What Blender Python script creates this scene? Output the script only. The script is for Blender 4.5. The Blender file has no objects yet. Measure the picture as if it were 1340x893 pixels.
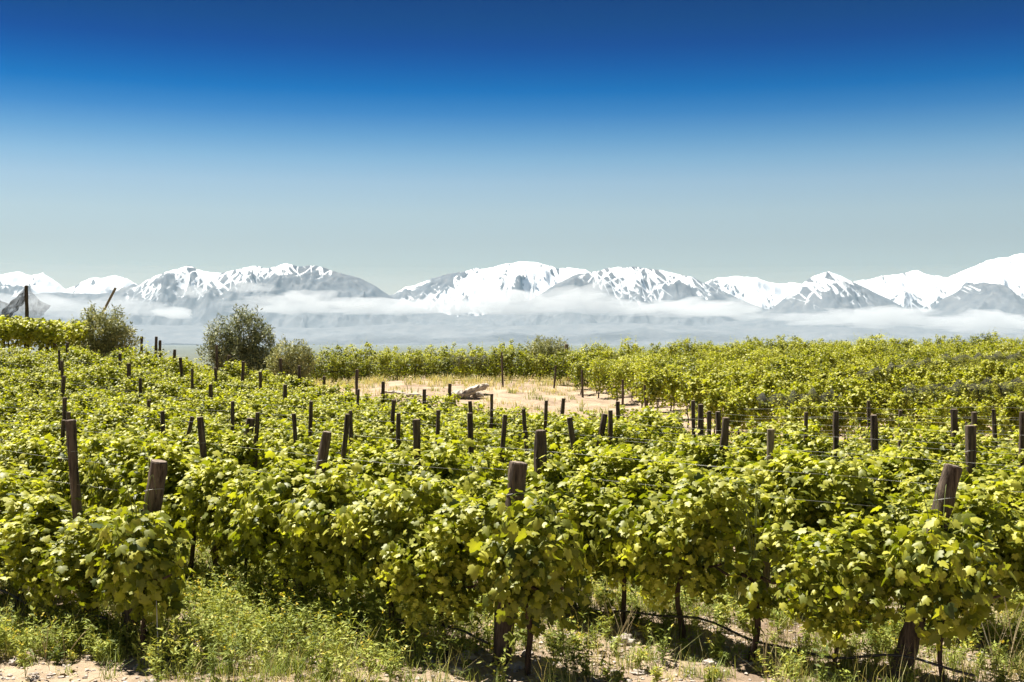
import bpy, math
import numpy as np
from mathutils import Vector, noise as mnoise
R = math.radians
rng = np.random.default_rng(7)
sc = bpy.context.scene
COL = sc.collection

# ------------------------------------------------------------------ camera
F = 1617.0; CX, CY = 670.0, 446.5; CH = 3.1          # focal in px of the 1340 wide photograph, level camera 3.1 m up
cam_d = bpy.data.cameras.new('camera'); cam = bpy.data.objects.new('camera', cam_d); COL.objects.link(cam)
cam_d.sensor_width = 36; cam_d.lens = 36 * F / 1340; cam_d.clip_start = 0.1; cam_d.clip_end = 90000
cam.location = (0, 0, CH); cam.rotation_euler = (R(90), 0, 0); sc.camera = cam

# ------------------------------------------------------------------ light
SUN_AZ, SUN_EL = R(-50), R(62)                          # azimuth clockwise from +Y (view axis)
sdir = Vector((math.sin(SUN_AZ) * math.cos(SUN_EL), math.cos(SUN_AZ) * math.cos(SUN_EL), math.sin(SUN_EL)))
sun_d = bpy.data.lights.new('sun', 'SUN'); sun = bpy.data.objects.new('sun', sun_d); COL.objects.link(sun)
sun_d.energy = 5.0; sun_d.angle = R(0.53); sun_d.color = (1.0, 0.94, 0.82)
sun.rotation_euler = sdir.to_track_quat('Z', 'Y').to_euler(); sun.location = (-20, 20, 40)

w = bpy.data.worlds.new('World'); sc.world = w; w.use_nodes = True
nt = w.node_tree; nt.nodes.clear()
out = nt.nodes.new('ShaderNodeOutputWorld'); bg = nt.nodes.new('ShaderNodeBackground')
sky = nt.nodes.new('ShaderNodeTexSky'); sky.sky_type = 'NISHITA'; sky.sun_disc = False
sky.sun_elevation = SUN_EL; sky.sun_rotation = SUN_AZ % (2 * math.pi); sky.altitude = 900
sky.air_density = 1.0; sky.dust_density = 0.3; sky.ozone_density = 3.0
tc = nt.nodes.new('ShaderNodeTexCoord'); sp = nt.nodes.new('ShaderNodeSeparateXYZ')
ramp = nt.nodes.new('ShaderNodeValToRGB'); mul = nt.nodes.new('ShaderNodeMix'); mul.data_type = 'RGBA'; mul.blend_type = 'MULTIPLY'
mul.inputs[0].default_value = 1.0
nt.links.new(tc.outputs['Generated'], sp.inputs[0])
mp = nt.nodes.new('ShaderNodeMapRange'); mp.inputs[1].default_value = 0; mp.inputs[2].default_value = 0.4
nt.links.new(sp.outputs[2], mp.inputs[0]); nt.links.new(mp.outputs[0], ramp.inputs[0])
SKY = [(0.0, (0.454, 0.363, 0.295)), (0.195, (0.454, 0.363, 0.295)), (0.256, (0.479, 0.399, 0.324)), (0.317, (0.428, 0.396, 0.35)), (0.362, (0.316, 0.359, 0.351)), (0.407, (0.179, 0.282, 0.331)), (0.451, (0.069, 0.2, 0.306)), (0.495, (0.006, 0.14, 0.275)), (0.538, (0.002, 0.092, 0.227)), (0.581, (0.002, 0.057, 0.179)), (0.624, (0.002, 0.051, 0.144)), (0.665, (0.002, 0.041, 0.127)), (0.78, (0.03, 0.07, 0.14)), (1.0, (0.08, 0.1, 0.14))]
while len(ramp.color_ramp.elements) < len(SKY): ramp.color_ramp.elements.new(0.5)
for e, (p, c) in zip(ramp.color_ramp.elements, SKY): e.position = p; e.color = (*c, 1)
nt.links.new(sky.outputs[0], mul.inputs[6]); nt.links.new(ramp.outputs[0], mul.inputs[7])
nt.links.new(mul.outputs[2], bg.inputs[0]); bg.inputs[1].default_value = 0.10
nt.links.new(bg.outputs[0], out.inputs[0])
vs = sc.view_settings; vs.view_transform = 'Standard'; vs.look = 'None'; vs.gamma = 1.0; vs.use_curve_mapping = False
vs.exposure = 1.42
sc.cycles.max_bounces = 7; sc.cycles.diffuse_bounces = 3; sc.cycles.transmission_bounces = 4
sc.cycles.transparent_max_bounces = 10; sc.cycles.volume_bounces = 2; sc.cycles.use_denoising = True

# ------------------------------------------------------------------ helpers
def tag(o, label=None, cat=None, group=None, kind=None):
    if label: o['label'] = label
    if cat: o['category'] = cat
    if group: o['group'] = group
    if kind: o['kind'] = kind
    return o

def empty(name, loc=(0, 0, 0), rz=0.0, scale=1.0):
    o = bpy.data.objects.new(name, None); COL.objects.link(o)
    o.location = loc; o.rotation_euler = (0, 0, rz); o.scale = (scale,) * 3; o.empty_display_size = 0.1
    return o

def link(name, me, parent=None):
    o = bpy.data.objects.new(name, me); COL.objects.link(o)
    if parent: o.parent = parent
    return o

class MB:
    """collects polygons of one size class or mixed; builds one mesh"""
    def __init__(s): s.v = []; s.f = []; s.t = []; s.m = []; s.n = 0; s.sm = []
    def add(s, V, Fc, tone=0.5, mat=0, smooth=False):
        V = np.asarray(V, float).reshape(-1, 3); Fc = np.asarray(Fc, int)
        s.v.append(V); s.f.append(Fc + s.n)
        s.t.append(np.broadcast_to(np.asarray(tone, float), (len(V),)).copy())
        s.m.append(np.full(len(Fc), mat)); s.sm.append(np.full(len(Fc), smooth)); s.n += len(V)
    def mesh(s, name, mats):
        me = bpy.data.meshes.new(name)
        V = np.concatenate(s.v)
        loops = np.concatenate([f.ravel() for f in s.f]); sizes = np.concatenate([np.full(len(f), f.shape[1]) for f in s.f])
        me.vertices.add(len(V)); me.vertices.foreach_set('co', V.astype(np.float32).ravel())
        me.loops.add(len(loops)); me.loops.foreach_set('vertex_index', loops.astype(np.int32))
        me.polygons.add(len(sizes)); st = np.concatenate([[0], np.cumsum(sizes)[:-1]])
        me.polygons.foreach_set('loop_start', st.astype(np.int32)); me.polygons.foreach_set('loop_total', sizes.astype(np.int32))
        me.polygons.foreach_set('material_index', np.concatenate(s.m).astype(np.int32))
        me.polygons.foreach_set('use_smooth', np.concatenate(s.sm).astype(bool))
        a = me.attributes.new('tone', 'FLOAT', 'POINT'); a.data.foreach_set('value', np.concatenate(s.t).astype(np.float32))
        me.update(calc_edges=True)
        for m in mats: me.materials.append(m)
        return me
    def build(s, name, mats, parent=None): return link(name, s.mesh(name, mats), parent)

def norm(a): return a / (np.linalg.norm(a, axis=-1, keepdims=True) + 1e-9)

def tube(mb, pts, rad, n=6, tone=0.5, mat=0, cap=True, wob=0.0, smooth=True):
    pts = np.asarray(pts, float); k = len(pts); rad = np.broadcast_to(np.asarray(rad, float), (k,))
    tg = np.gradient(pts, axis=0); tg = norm(tg)
    ref = np.where(np.abs(tg[:, 2:3]) > 0.9, np.array([[1., 0, 0]]), np.array([[0, 0, 1.]]))
    if np.mean(np.abs(tg[:, 2])) > .6: ref = np.tile([[1., 0, 0]], (k, 1))
    else: ref = np.tile([[0., 0, 1]], (k, 1))
    u = norm(np.cross(tg, ref)); v = np.cross(tg, u)
    a = np.linspace(0, 2 * np.pi, n, endpoint=False)
    rr = rad[:, None] * (1 + wob * rng.uniform(-1, 1, (k, n)))
    V = pts[:, None] + rr[..., None] * (np.cos(a)[None, :, None] * u[:, None] + np.sin(a)[None, :, None] * v[:, None])
    i = np.arange(k - 1)[:, None] * n; j = np.arange(n)[None]; j2 = (j + 1) % n
    Fq = np.stack([i + j, i + j2, i + n + j2, i + n + j], -1).reshape(-1, 4)
    mb.add(V.reshape(-1, 3), Fq, tone, mat, smooth)
    if cap and n >= 3:
        base = mb.n - k * n
        mb.f.append(np.array([[base + (k - 1) * n + q for q in range(n)]])); mb.m.append(np.array([mat])); mb.sm.append(np.array([False]))
        mb.f.append(np.array([[base + q for q in range(n)][::-1]])); mb.m.append(np.array([mat])); mb.sm.append(np.array([False]))

# lattice value noise (numpy)
def _h(ix, iy, seed):
    n = (ix.astype(np.int64) * 374761393 + iy.astype(np.int64) * 668265263 + seed * 974711) & 0x7fffffff
    n = ((n ^ (n >> 13)) * 1274126177) & 0x7fffffff
    n = ((n ^ (n >> 16)) * 668265263) & 0x7fffffff
    return (n & 0xffff) / 65535.0
def vn(x, y, seed=0):
    x = np.asarray(x, float); y = np.asarray(y, float)
    ix = np.floor(x); iy = np.floor(y); fx = x - ix; fy = y - iy
    fx = fx * fx * fx * (fx * (fx * 6 - 15) + 10); fy = fy * fy * fy * (fy * (fy * 6 - 15) + 10)
    a = _h(ix, iy, seed); b = _h(ix + 1, iy, seed); c = _h(ix, iy + 1, seed); d = _h(ix + 1, iy + 1, seed)
    return ((a * (1 - fx) + b * fx) * (1 - fy) + (c * (1 - fx) + d * fx) * fy) * 2 - 1
def fbm(x, y, seed=0, o=5, g=.5):
    s = 0; a = 1; t = 0
    for i in range(o):
        s = s + a * vn(x * 2 ** i + 13.7 * i, y * 2 ** i - 7.1 * i, seed + i); t += a; a *= g
    return s / t
def ridged(x, y, seed=0, o=5, g=.5):
    s = 0; a = 1; t = 0
    for i in range(o):
        s = s + a * (1 - np.abs(vn(x * 2 ** i + 3.1 * i, y * 2 ** i + 5.3 * i, seed + i)) * 2); t += a; a *= g
    return s / t
def sstep(a, b, x): t = np.clip((x - a) / (b - a), 0, 1); return t * t * (3 - 2 * t)

# ------------------------------------------------------------------ materials
def newmat(name):
    m = bpy.data.materials.new(name); m.use_nodes = True; t = m.node_tree; t.nodes.clear()
    o = t.nodes.new('ShaderNodeOutputMaterial'); return m, t, o
def N(t, typ, **kw):
    n = t.nodes.new(typ)
    for k, v in kw.items(): setattr(n, k, v)
    return n
def cr(t, stops):
    r = t.nodes.new('ShaderNodeValToRGB'); e = r.color_ramp.elements
    while len(e) < len(stops): e.new(.5)
    for q, (p, c) in zip(e, stops): q.position = p; q.color = (*c, 1)
    return r
def noise_tex(t, scale, detail=6, rough=.55, coord='Object', stretch=None):
    tc = N(t, 'ShaderNodeTexCoord'); n = N(t, 'ShaderNodeTexNoise'); n.inputs['Scale'].default_value = scale
    n.inputs['Detail'].default_value = detail; n.inputs['Roughness'].default_value = rough
    if stretch:
        mp = N(t, 'ShaderNodeMapping'); mp.inputs['Scale'].default_value = stretch
        t.links.new(tc.outputs[coord], mp.inputs[0]); t.links.new(mp.outputs[0], n.inputs['Vector'])
    else: t.links.new(tc.outputs[coord], n.inputs['Vector'])
    return n

def leaf_mat(name, stops, trans=.42, rough=.42, tcol=(1.25, 1.15, .45), spec=.45):
    m, t, o = newmat(name)
    at = N(t, 'ShaderNodeAttribute', attribute_name='tone'); r = cr(t, stops); t.links.new(at.outputs['Fac'], r.inputs[0])
    nz = noise_tex(t, 14, 2); mx = N(t, 'ShaderNodeMix', data_type='RGBA', blend_type='MULTIPLY'); mx.inputs[0].default_value = .5
    t.links.new(r.outputs[0], mx.inputs[6])
    g = cr(t, [(.3, (.70, .76, .68)), (.7, (1.25, 1.2, 1.1))]); t.links.new(nz.outputs[0], g.inputs[0]); t.links.new(g.outputs[0], mx.inputs[7])
    p = N(t, 'ShaderNodeBsdfPrincipled'); p.inputs['Roughness'].default_value = rough; p.inputs['Specular IOR Level'].default_value = spec
    t.links.new(mx.outputs[2], p.inputs['Base Color'])
    tr = N(t, 'ShaderNodeBsdfTranslucent'); tm = N(t, 'ShaderNodeMix', data_type='RGBA', blend_type='MULTIPLY'); tm.inputs[0].default_value = 1
    tm.inputs[7].default_value = (*tcol, 1); t.links.new(mx.outputs[2], tm.inputs[6]); t.links.new(tm.outputs[2], tr.inputs[0])
    ms = N(t, 'ShaderNodeMixShader'); ms.inputs[0].default_value = trans
    t.links.new(p.outputs[0], ms.inputs[1]); t.links.new(tr.outputs[0], ms.inputs[2]); t.links.new(ms.outputs[0], o.inputs[0])
    return m

M_leaf = leaf_mat('vine_leaf', [(0, (.050, .074, .012)), (.25, (.205, .225, .026)), (.5, (.43, .42, .052)), (1, (.62, .61, .12))], trans=.34, rough=.5, spec=.38, tcol=(1.30, 1.40, .32))
M_olive = leaf_mat('olive_leaf', [(0, (.08, .10, .045)), (.6, (.23, .26, .12)), (1, (.42, .43, .24))], trans=.15, rough=.5, tcol=(1.1, 1.05, .7))
M_shrub = leaf_mat('dry_shrub_leaf', [(0, (.12, .135, .05)), (.6, (.32, .335, .13)), (1, (.54, .51, .24))], trans=.2, rough=.6, tcol=(1.1, 1.05, .6))
M_grass = leaf_mat('grass_blade', [(0, (.09, .14, .03)), (.5, (.26, .32, .08)), (.8, (.42, .42, .17)), (1, (.60, .50, .27))], trans=.3, rough=.6, tcol=(1.3, 1.2, .6), spec=.2)
M_weed = leaf_mat('weed_leaf', [(0, (.09, .13, .025)), (.6, (.33, .38, .08)), (1, (.54, .54, .16))], trans=.3, rough=.6, tcol=(1.3, 1.2, .6), spec=.2)
M_flower = leaf_mat('yellow_petal', [(0, (.6, .45, .04)), (1, (.8, .68, .12))], trans=.3)

def bark(name, c0, c1, scale=30, stretch=(1, 1, .12), rough=.9, bump=.6):
    m, t, o = newmat(name); p = N(t, 'ShaderNodeBsdfPrincipled'); p.inputs['Roughness'].default_value = rough
    p.inputs['Specular IOR Level'].default_value = .2
    n = noise_tex(t, scale, 6, .65, stretch=stretch); r = cr(t, [(.32, c0), (.68, c1)])
    t.links.new(n.outputs[0], r.inputs[0]); t.links.new(r.outputs[0], p.inputs[0])
    b = N(t, 'ShaderNodeBump'); b.inputs['Strength'].default_value = bump; b.inputs['Distance'].default_value = .02
    t.links.new(n.outputs[0], b.inputs['Height']); t.links.new(b.outputs[0], p.inputs['Normal']); t.links.new(p.outputs[0], o.inputs[0])
    return m
M_post = bark('weathered_post', (.020, .014, .011), (.17, .13, .10), 30, (1, 1, .09), bump=1.0)
M_post_tan = bark('tan_post', (.10, .08, .055), (.30, .25, .18), 30)
M_post_top = bark('cut_end_grain', (.10, .075, .06), (.36, .29, .235), 40, (1, 1, 1), bump=.3)
M_trunk = bark('vine_bark', (.03, .02, .014), (.12, .08, .055), 40)
M_cane = bark('green_cane', (.09, .12, .03), (.22, .25, .08), 20, (1, 1, 1), .6, .1)
M_dry = bark('dry_stem', (.25, .19, .10), (.5, .41, .25), 20, (1, 1, 1), .8, .1)

def plain(name, col, rough=.5, metal=0.0, spec=.5):
    m, t, o = newmat(name); p = N(t, 'ShaderNodeBsdfPrincipled'); p.inputs[0].default_value = (*col, 1)
    n = noise_tex(t, 12, 3); mx = N(t, 'ShaderNodeMix', data_type='RGBA', blend_type='MULTIPLY'); mx.inputs[0].default_value = .5
    mx.inputs[6].default_value = (*col, 1); t.links.new(n.outputs[0], mx.inputs[7]); t.links.new(mx.outputs[2], p.inputs[0])
    p.inputs['Roughness'].default_value = rough; p.inputs['Metallic'].default_value = metal; p.inputs['Specular IOR Level'].default_value = spec
    t.links.new(p.outputs[0], o.inputs[0]); return m
M_hose = plain('black_hose', (.03, .03, .032), .35)
M_wire = plain('galvanised_wire', (.5, .5, .48), .6, .3)
M_string = plain('pale_string', (1.0, .98, .92), .6)
M_stone = bark('pale_stone', (.26, .22, .19), (.55, .49, .43), 9, (1, 1, 1), .9, .4)
M_rock = bark('pale_rock', (.22, .18, .14), (.62, .56, .48), 3, (1, 1, 1), .95, .8)
M_plaster = bark('pale_plaster', (.5, .45, .4), (.75, .7, .64), 6, (1, 1, 1), .9, .3)
def net_mat(name, col, alpha):
    m, t, o = newmat(name); d = N(t, 'ShaderNodeBsdfDiffuse'); d.inputs[0].default_value = (*col, 1)
    tr = N(t, 'ShaderNodeBsdfTransparent'); mx = N(t, 'ShaderNodeMixShader')
    n = noise_tex(t, 2.2, 5, .6); mr = N(t, 'ShaderNodeMapRange'); mr.inputs[1].default_value = .35; mr.inputs[2].default_value = .65
    mr.inputs[3].default_value = max(0, alpha - .2); mr.inputs[4].default_value = min(1, alpha + .2)
    t.links.new(n.outputs[0], mr.inputs[0]); t.links.new(mr.outputs[0], mx.inputs[0])
    t.links.new(tr.outputs[0], mx.inputs[1]); t.links.new(d.outputs[0], mx.inputs[2]); t.links.new(mx.outputs[0], o.inputs[0]); return m
M_net = net_mat('dark_netting', (.07, .07, .075), .36)
M_net2 = net_mat('dark_netting_doubled', (.045, .045, .05), .68)
M_net3 = net_mat('grey_netting', (.07, .07, .07), .34)

# ------------------------------------------------------------------ terrain
CP = []
def cp(px, *dz):
    for d, z in dz: CP.append(((px - CX) / F * d, d, z))
cp(-260, (20, 0), (31, .25), (42, .95), (50, 1.4), (62, 1.6), (85, 1.5))
cp(0, (20, 0), (25, 0), (31, .2), (37, .5), (42, .95), (50, 1.4), (62, 1.6), (85, 1.4))
cp(110, (20, 0), (25, 0), (31, .2), (37, .5), (44, 1.0), (50, 1.3), (62, 1.4), (85, 1.2))
cp(200, (20, 0), (26, 0), (35, .25), (45, .85), (55, 1.05), (85, .9))
cp(300, (22, 0), (30, .02), (40, .35), (48, .65), (60, .7), (85, .5))
cp(400, (22, 0), (30, -.05), (36, .05), (43, .25), (55, .45), (66, .75), (85, .6))
cp(500, (22, 0), (30, -.1), (38, .05), (46, .42), (55, .8), (65, 1.0), (80, .9))
cp(600, (22, -.03), (33, -.12), (41, .15), (48, .45), (55, .72), (65, 1.0), (80, .9))
cp(700, (22, -.05), (30, -.15), (38, .05), (45, .22), (55, .62), (66, .98), (80, 1.0))
cp(800, (20, 0), (28, -.05), (40, .08), (51, .35), (60, .7), (70, 1.1), (85, 1.4))
cp(900, (20, 0), (26, -.05), (34, .1), (45, .42), (55, .75), (70, 1.3), (85, 1.5))
for c in (1010, 1180, 1340, 1560): cp(c, (18, 0), (23, -.08), (28, .05), (35, .3), (45, .65), (55, 1.0), (70, 1.5), (85, 1.6))
for x in (-16, -12, -8, -4, -1, 2, 5, 8, 12, 16):
    for y in (-5, 5, 11, 15): CP.append((x, y, 0.0))
CP = np.array(CP)
def _tps(r2): return r2 * np.log(r2 + 1e-9) * .5
_d2 = ((CP[:, None, :2] - CP[None, :, :2]) ** 2).sum(-1)
_n = len(CP); _A = np.zeros((_n + 3, _n + 3)); _A[:_n, :_n] = _tps(_d2) + np.eye(_n) * 4.0
_A[:_n, _n] = 1; _A[:_n, _n + 1:] = CP[:, :2]; _A[_n, :_n] = 1; _A[_n + 1:, :_n] = CP[:, :2].T
_W = np.linalg.solve(_A, np.concatenate([CP[:, 2], [0, 0, 0]]))
def H0(x, y):
    """broad terrain height"""
    x = np.asarray(x, float); y = np.asarray(y, float); sh = np.broadcast(x, y).shape
    x = np.broadcast_to(x, sh).ravel(); y = np.broadcast_to(y, sh).ravel()
    yc = np.clip(y, -4, 84); xl = np.maximum(16, np.abs(yc) * .56); xc = np.clip(x, -xl, xl)
    z = np.zeros(len(x))
    for s in range(0, len(x), 20000):
        q = np.stack([xc[s:s + 20000], yc[s:s + 20000]], -1)
        z[s:s + 20000] = _tps(((q[:, None] - CP[None, :, :2]) ** 2).sum(-1)) @ _W[:_n] + _W[_n] + q @ _W[_n + 1:]
    r = np.hypot(x, y)
    k = sstep(86, 1800, r) ; k = k ** .5
    z = np.where(r > 84, z * (1 - k) + (-60 + 12 * fbm(x / 900, y / 900, 4)) * k, z)
    return z.reshape(sh)
def Hf(x, y):
    x = np.asarray(x, float); y = np.asarray(y, float)
    z = H0(x, y)
    near = 1 - sstep(90, 200, np.hypot(x, y))
    near2 = 1 - sstep(30, 60, np.hypot(x, y))
    z = z + near * .05 * fbm(x / 1.6, y / 1.6, 21, 4) + near2 * (.045 * fbm(x / .35, y / .35, 31, 4, .65))
    bank = np.exp(-((y - 45) / 12.0) ** 2) * np.exp(-((x + 2) / 8.0) ** 2)
    bank2 = np.exp(-((y - 54) / 9.0) ** 2) * np.exp(-((x + 1) / 7.0) ** 2)
    return z + near * bank * .12 * ridged(x / 2.2, y / 1.5, 41, 4) + near * bank2 * (.16 * np.abs(fbm(x / 1.4, y / 1.1, 43, 4)) + .05 * fbm(x / .5, y / .5, 44, 3))
def gz(x, y): return float(Hf(np.array([x]), np.array([y]))[0])

def axis(segs):
    o = [segs[0][0]]
    for a, b, s in segs:
        n = max(1, int(round((b - a) / s))); o += list(np.linspace(a, b, n + 1)[1:])
    return np.array(o)
def geo(a, b, n): return list(np.geomspace(a, b, n))
xs = axis([(-16, -8, .5), (-8, 8, .075), (8, 16, .5)])
ext = np.array([18, 21, 25, 30, 36, 43, 52, 64, 80, 110, 160, 240, 400, 700, 1300, 2500, 5000, 9000, 15000, 24000])
xs = np.concatenate([-ext[::-1], np.linspace(-16, -8, 20)[:-1], xs[(xs >= -8) & (xs <= 8)], np.linspace(8, 16, 20)[1:], ext])
ys = np.concatenate([[-900, -300, -100, -30, -8, 0, 5, 8, 9.5], np.arange(10.4, 17, .075), np.arange(17, 26, .3), np.arange(26, 76, .4), [78, 81, 85, 90, 97, 110, 130, 170, 240, 350, 550, 900, 1500, 2500, 4500, 8000, 14000, 22000, 38000]])
X, Y = np.meshgrid(xs, ys); Z = Hf(X, Y)
nx, ny = len(xs), len(ys)
i = np.arange(ny - 1)[:, None] * nx; j = np.arange(nx - 1)[None]
gf = np.stack([i + j, i + j + 1, i + nx + j + 1, i + nx + j], -1).reshape(-1, 4)
m, t, o = newmat('dry_soil'); p = N(t, 'ShaderNodeBsdfPrincipled'); p.inputs['Roughness'].default_value = .95; p.inputs['Specular IOR Level'].default_value = .1
n1 = noise_tex(t, .55, 8, .6); n2 = noise_tex(t, 6, 8, .7); n3 = noise_tex(t, 38, 5, .7)
r1 = cr(t, [(.35, (.25, .185, .135)), (.55, (.40, .31, .225)), (.75, (.50, .405, .30))]); r2 = cr(t, [(.3, (.6, .58, .55)), (.7, (1.2, 1.2, 1.2))])
t.links.new(n1.outputs[0], r1.inputs[0]); t.links.new(n2.outputs[0], r2.inputs[0])
mx = N(t, 'ShaderNodeMix', data_type='RGBA', blend_type='MULTIPLY'); mx.inputs[0].default_value = .8
t.links.new(r1.outputs[0], mx.inputs[6]); t.links.new(r2.outputs[0], mx.inputs[7]); ln = N(t, 'ShaderNodeVectorMath', operation='LENGTH'); tcx = N(t, 'ShaderNodeTexCoord'); t.links.new(tcx.outputs['Object'], ln.inputs[0])
mr = N(t, 'ShaderNodeMapRange'); mr.inputs[1].default_value = 90; mr.inputs[2].default_value = 260; t.links.new(ln.outputs['Value'], mr.inputs[0])
nf = noise_tex(t, .0025, 6, .6); rf = cr(t, [(.35, (.07, .085, .07)), (.65, (.14, .15, .12))]); t.links.new(nf.outputs[0], rf.inputs[0])
mf = N(t, 'ShaderNodeMix', data_type='RGBA'); t.links.new(mr.outputs[0], mf.inputs[0]); t.links.new(mx.outputs[2], mf.inputs[6]); t.links.new(rf.outputs[0], mf.inputs[7]); t.links.new(mf.outputs[2], p.inputs[0])
ad = N(t, 'ShaderNodeMath', operation='ADD'); t.links.new(n2.outputs[0], ad.inputs[0]); t.links.new(n3.outputs[0], ad.inputs[1])
b = N(t, 'ShaderNodeBump'); b.inputs['Strength'].default_value = .8; b.inputs['Distance'].default_value = .03
t.links.new(ad.outputs[0], b.inputs['Height']); t.links.new(b.outputs[0], p.inputs['Normal']); t.links.new(p.outputs[0], o.inputs[0])
M_soil = m
g = MB(); g.add(np.stack([X, Y, Z], -1).reshape(-1, 3), gf, smooth=True)
tag(g.build('ground', [M_soil]), kind='structure')

# ------------------------------------------------------------------ mountains
def erode(x, y, seed, o=6, g=.5):
    """noise whose small detail dies on steep ground: sharp ridges, smooth hollows"""
    h = 0; a = 1.0; dx = 0; dy = 0; e = .02
    for i in range(o):
        f_ = 2.0 ** i; c_, s_ = math.cos(i * .9), math.sin(i * .9); u = (x * c_ - y * s_) * f_ + 17 * i; v = (x * s_ + y * c_) * f_
        n0 = 1 - np.abs(vn(u, v, seed + i)) * 2; dx = dx + a * (1 - np.abs(vn(u + e, v, seed + i)) * 2 - n0) / e; dy = dy + a * (1 - np.abs(vn(u, v + e, seed + i)) * 2 - n0) / e
        h = h + a * n0 / (1 + .35 * (dx * dx + dy * dy)); a *= g
    return h
def prof(pts):
    a = np.array(pts, float); return lambda px: np.interp(px, a[:, 0], a[:, 1])
BACK = prof([(-500, 352), (-350, 362), (-200, 350), (-90, 356), (0, 360), (20, 357), (40, 362), (55, 358), (70, 368), (85, 379), (95, 375), (110, 366), (150, 361), (165, 364), (185, 376), (215, 385), (300, 400), (470, 402), (500, 391), (520, 382), (535, 376), (560, 367), (590, 360), (620, 354), (650, 349), (680, 345), (700, 345), (730, 352), (745, 350), (765, 352), (800, 368), (850, 385), (900, 385), (925, 370), (940, 365), (960, 363), (990, 365), (1020, 371), (1045, 371), (1070, 374), (1110, 372), (1140, 366), (1170, 360), (1200, 355), (1220, 362), (1240, 365), (1262, 353), (1290, 343), (1320, 336), (1340, 332), (1380, 326), (1430, 340), (1500, 350), (1600, 338), (1700, 352), (1900, 348)])
F1 = prof([(-500, 372), (-330, 380), (-200, 372), (-100, 385), (0, 392), (60, 384), (110, 385), (150, 384), (180, 374), (205, 362), (235, 352), (248, 348), (265, 355), (290, 358), (305, 354), (330, 348), (350, 352), (375, 345), (392, 350), (415, 347), (430, 352), (450, 360), (470, 366), (490, 374), (515, 390), (540, 402), (600, 415), (660, 410), (690, 395), (720, 378), (750, 362), (780, 355), (810, 349), (850, 351), (880, 356), (910, 365), (940, 378), (970, 392), (1000, 404), (1100, 416), (1300, 420), (1500, 405), (1620, 380), (1720, 365), (1800, 385), (1900, 395)])
F2 = prof([(-500, 430), (900, 430), (980, 418), (1010, 406), (1035, 385), (1060, 366), (1085, 354), (1100, 360), (1125, 372), (1160, 390), (1195, 410), (1215, 408), (1235, 392), (1262, 375), (1290, 370), (1305, 374), (1330, 388), (1360, 402), (1420, 420), (1480, 430), (1900, 430)])
FOOT = prof([(-500, 432), (100, 424), (260, 427), (420, 430), (520, 424), (640, 428), (800, 422), (960, 430), (1150, 427), (1350, 424), (1900, 430)])
mxs = np.arange(-17500, 17501, 32.0); mys = np.arange(20000, 34501, 52.0)
X, Y = np.meshgrid(mxs, mys)
wx = 420 * fbm(X / 2600, Y / 2600, 61, 4); wy = 420 * fbm(X / 2600, Y / 2600, 67, 4)
ER = np.zeros(X.shape); Hm = np.full(X.shape, -90.0); lay = np.zeros(X.shape)
for idx, (pf, D, Wf, Wb, jag, meander) in enumerate([(BACK, 31800, 3600, 2500, 26, 500), (F1, 28200, 3300, 2500, 15, 700), (F2, 25600, 2500, 2300, 14, 450), (FOOT, 22200, 2100, 2300, 6, 500)]):
    yc = D + meander * vn(X / 3100 + idx * 7, X * 0 + .5, 71 + idx) * .8
    pxx = CX + F * X / yc
    top = (CY - pf(pxx)) / F * yc + CH + jag * 2.3 * ridged(X / 620, X * 0 + 2.2 + idx, 81 + idx, 5, .6)
    dy = Y + wy * .6 - yc
    f = np.where(dy < 0, 1 + dy / Wf, 1 - dy / Wb); f = np.clip(f, 0, 1)
    gl = ridged((X + wx * .9) / 950, (Y + wy) / 2600, 91 + idx, 5, .52)       # spurs and gullies that run down the slope
    gs = ridged((X + wx * .5) / 330 , (Y + wy * .5) / 900, 95 + idx, 4, .6)
    sp_ = np.clip(4 * f * (1 - f), 0, 1)
    er = erode((X + wx * .7) / 1250, (Y + wy * .7) / 1500, 131 + idx)
    edge = .35 + .65 * sstep(1.0, .90, f)
    h = -80 + (top + 80) * (f ** 1.05) + (top + 80) * (gl * .17 * sp_ + gs * .045 * (sp_ * .7 + .3) * edge + (er - .25) * .13 * (sp_ * .75 + .25) * edge)
    up = h > Hm; Hm = np.where(up, h, Hm); lay = np.where(up, idx, lay); ER = np.where(up, er, ER)
def blur(a, n):
    for _ in range(n):
        a = (a + np.roll(a, 1, 0) + np.roll(a, -1, 0) + np.roll(a, 1, 1) + np.roll(a, -1, 1)) / 5
    return a
conc = blur(Hm, 6) - Hm; conc2 = blur(Hm, 40) - Hm
gy, gx = np.gradient(Hm, 52, 32.0); slope = np.hypot(gx, gy)
line = np.choose(lay.astype(int), [790, 1520, 1230, 9999]).astype(float)
pxg = CX + F * X / Y
line = line - 120 * np.exp(-((pxg - 330) / 130.) ** 2) * (lay == 1) + 60
line = blur(line, 5)
c1 = blur(Hm, 2) - Hm
alt = (Hm - line) / np.where(lay == 0, 620, 820) + np.where(lay == 0, 0, -.04)
snow = np.clip(alt, -1.6, 1.1) + .55 * vn(X / 1300, Y / 2400, 55) - np.where(lay == 0, 2.3, 1.1) * np.clip(ER - .36, 0, 1) + np.clip(conc * .010, -.3, .3)
snow = np.clip(snow * .5 + .5, 0, 1)
m, t, o = newmat('snowy_rock'); p = N(t, 'ShaderNodeBsdfPrincipled'); p.inputs['Roughness'].default_value = .9; p.inputs['Specular IOR Level'].default_value = .1
at = N(t, 'ShaderNodeAttribute', attribute_name='tone'); nz = noise_tex(t, .02, 5, .65, stretch=(1, .3, 1))
ad = N(t, 'ShaderNodeMath', operation='MULTIPLY_ADD'); ad.inputs[1].default_value = .12; t.links.new(nz.outputs[0], ad.inputs[0]); t.links.new(at.outputs['Fac'], ad.inputs[2])
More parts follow.
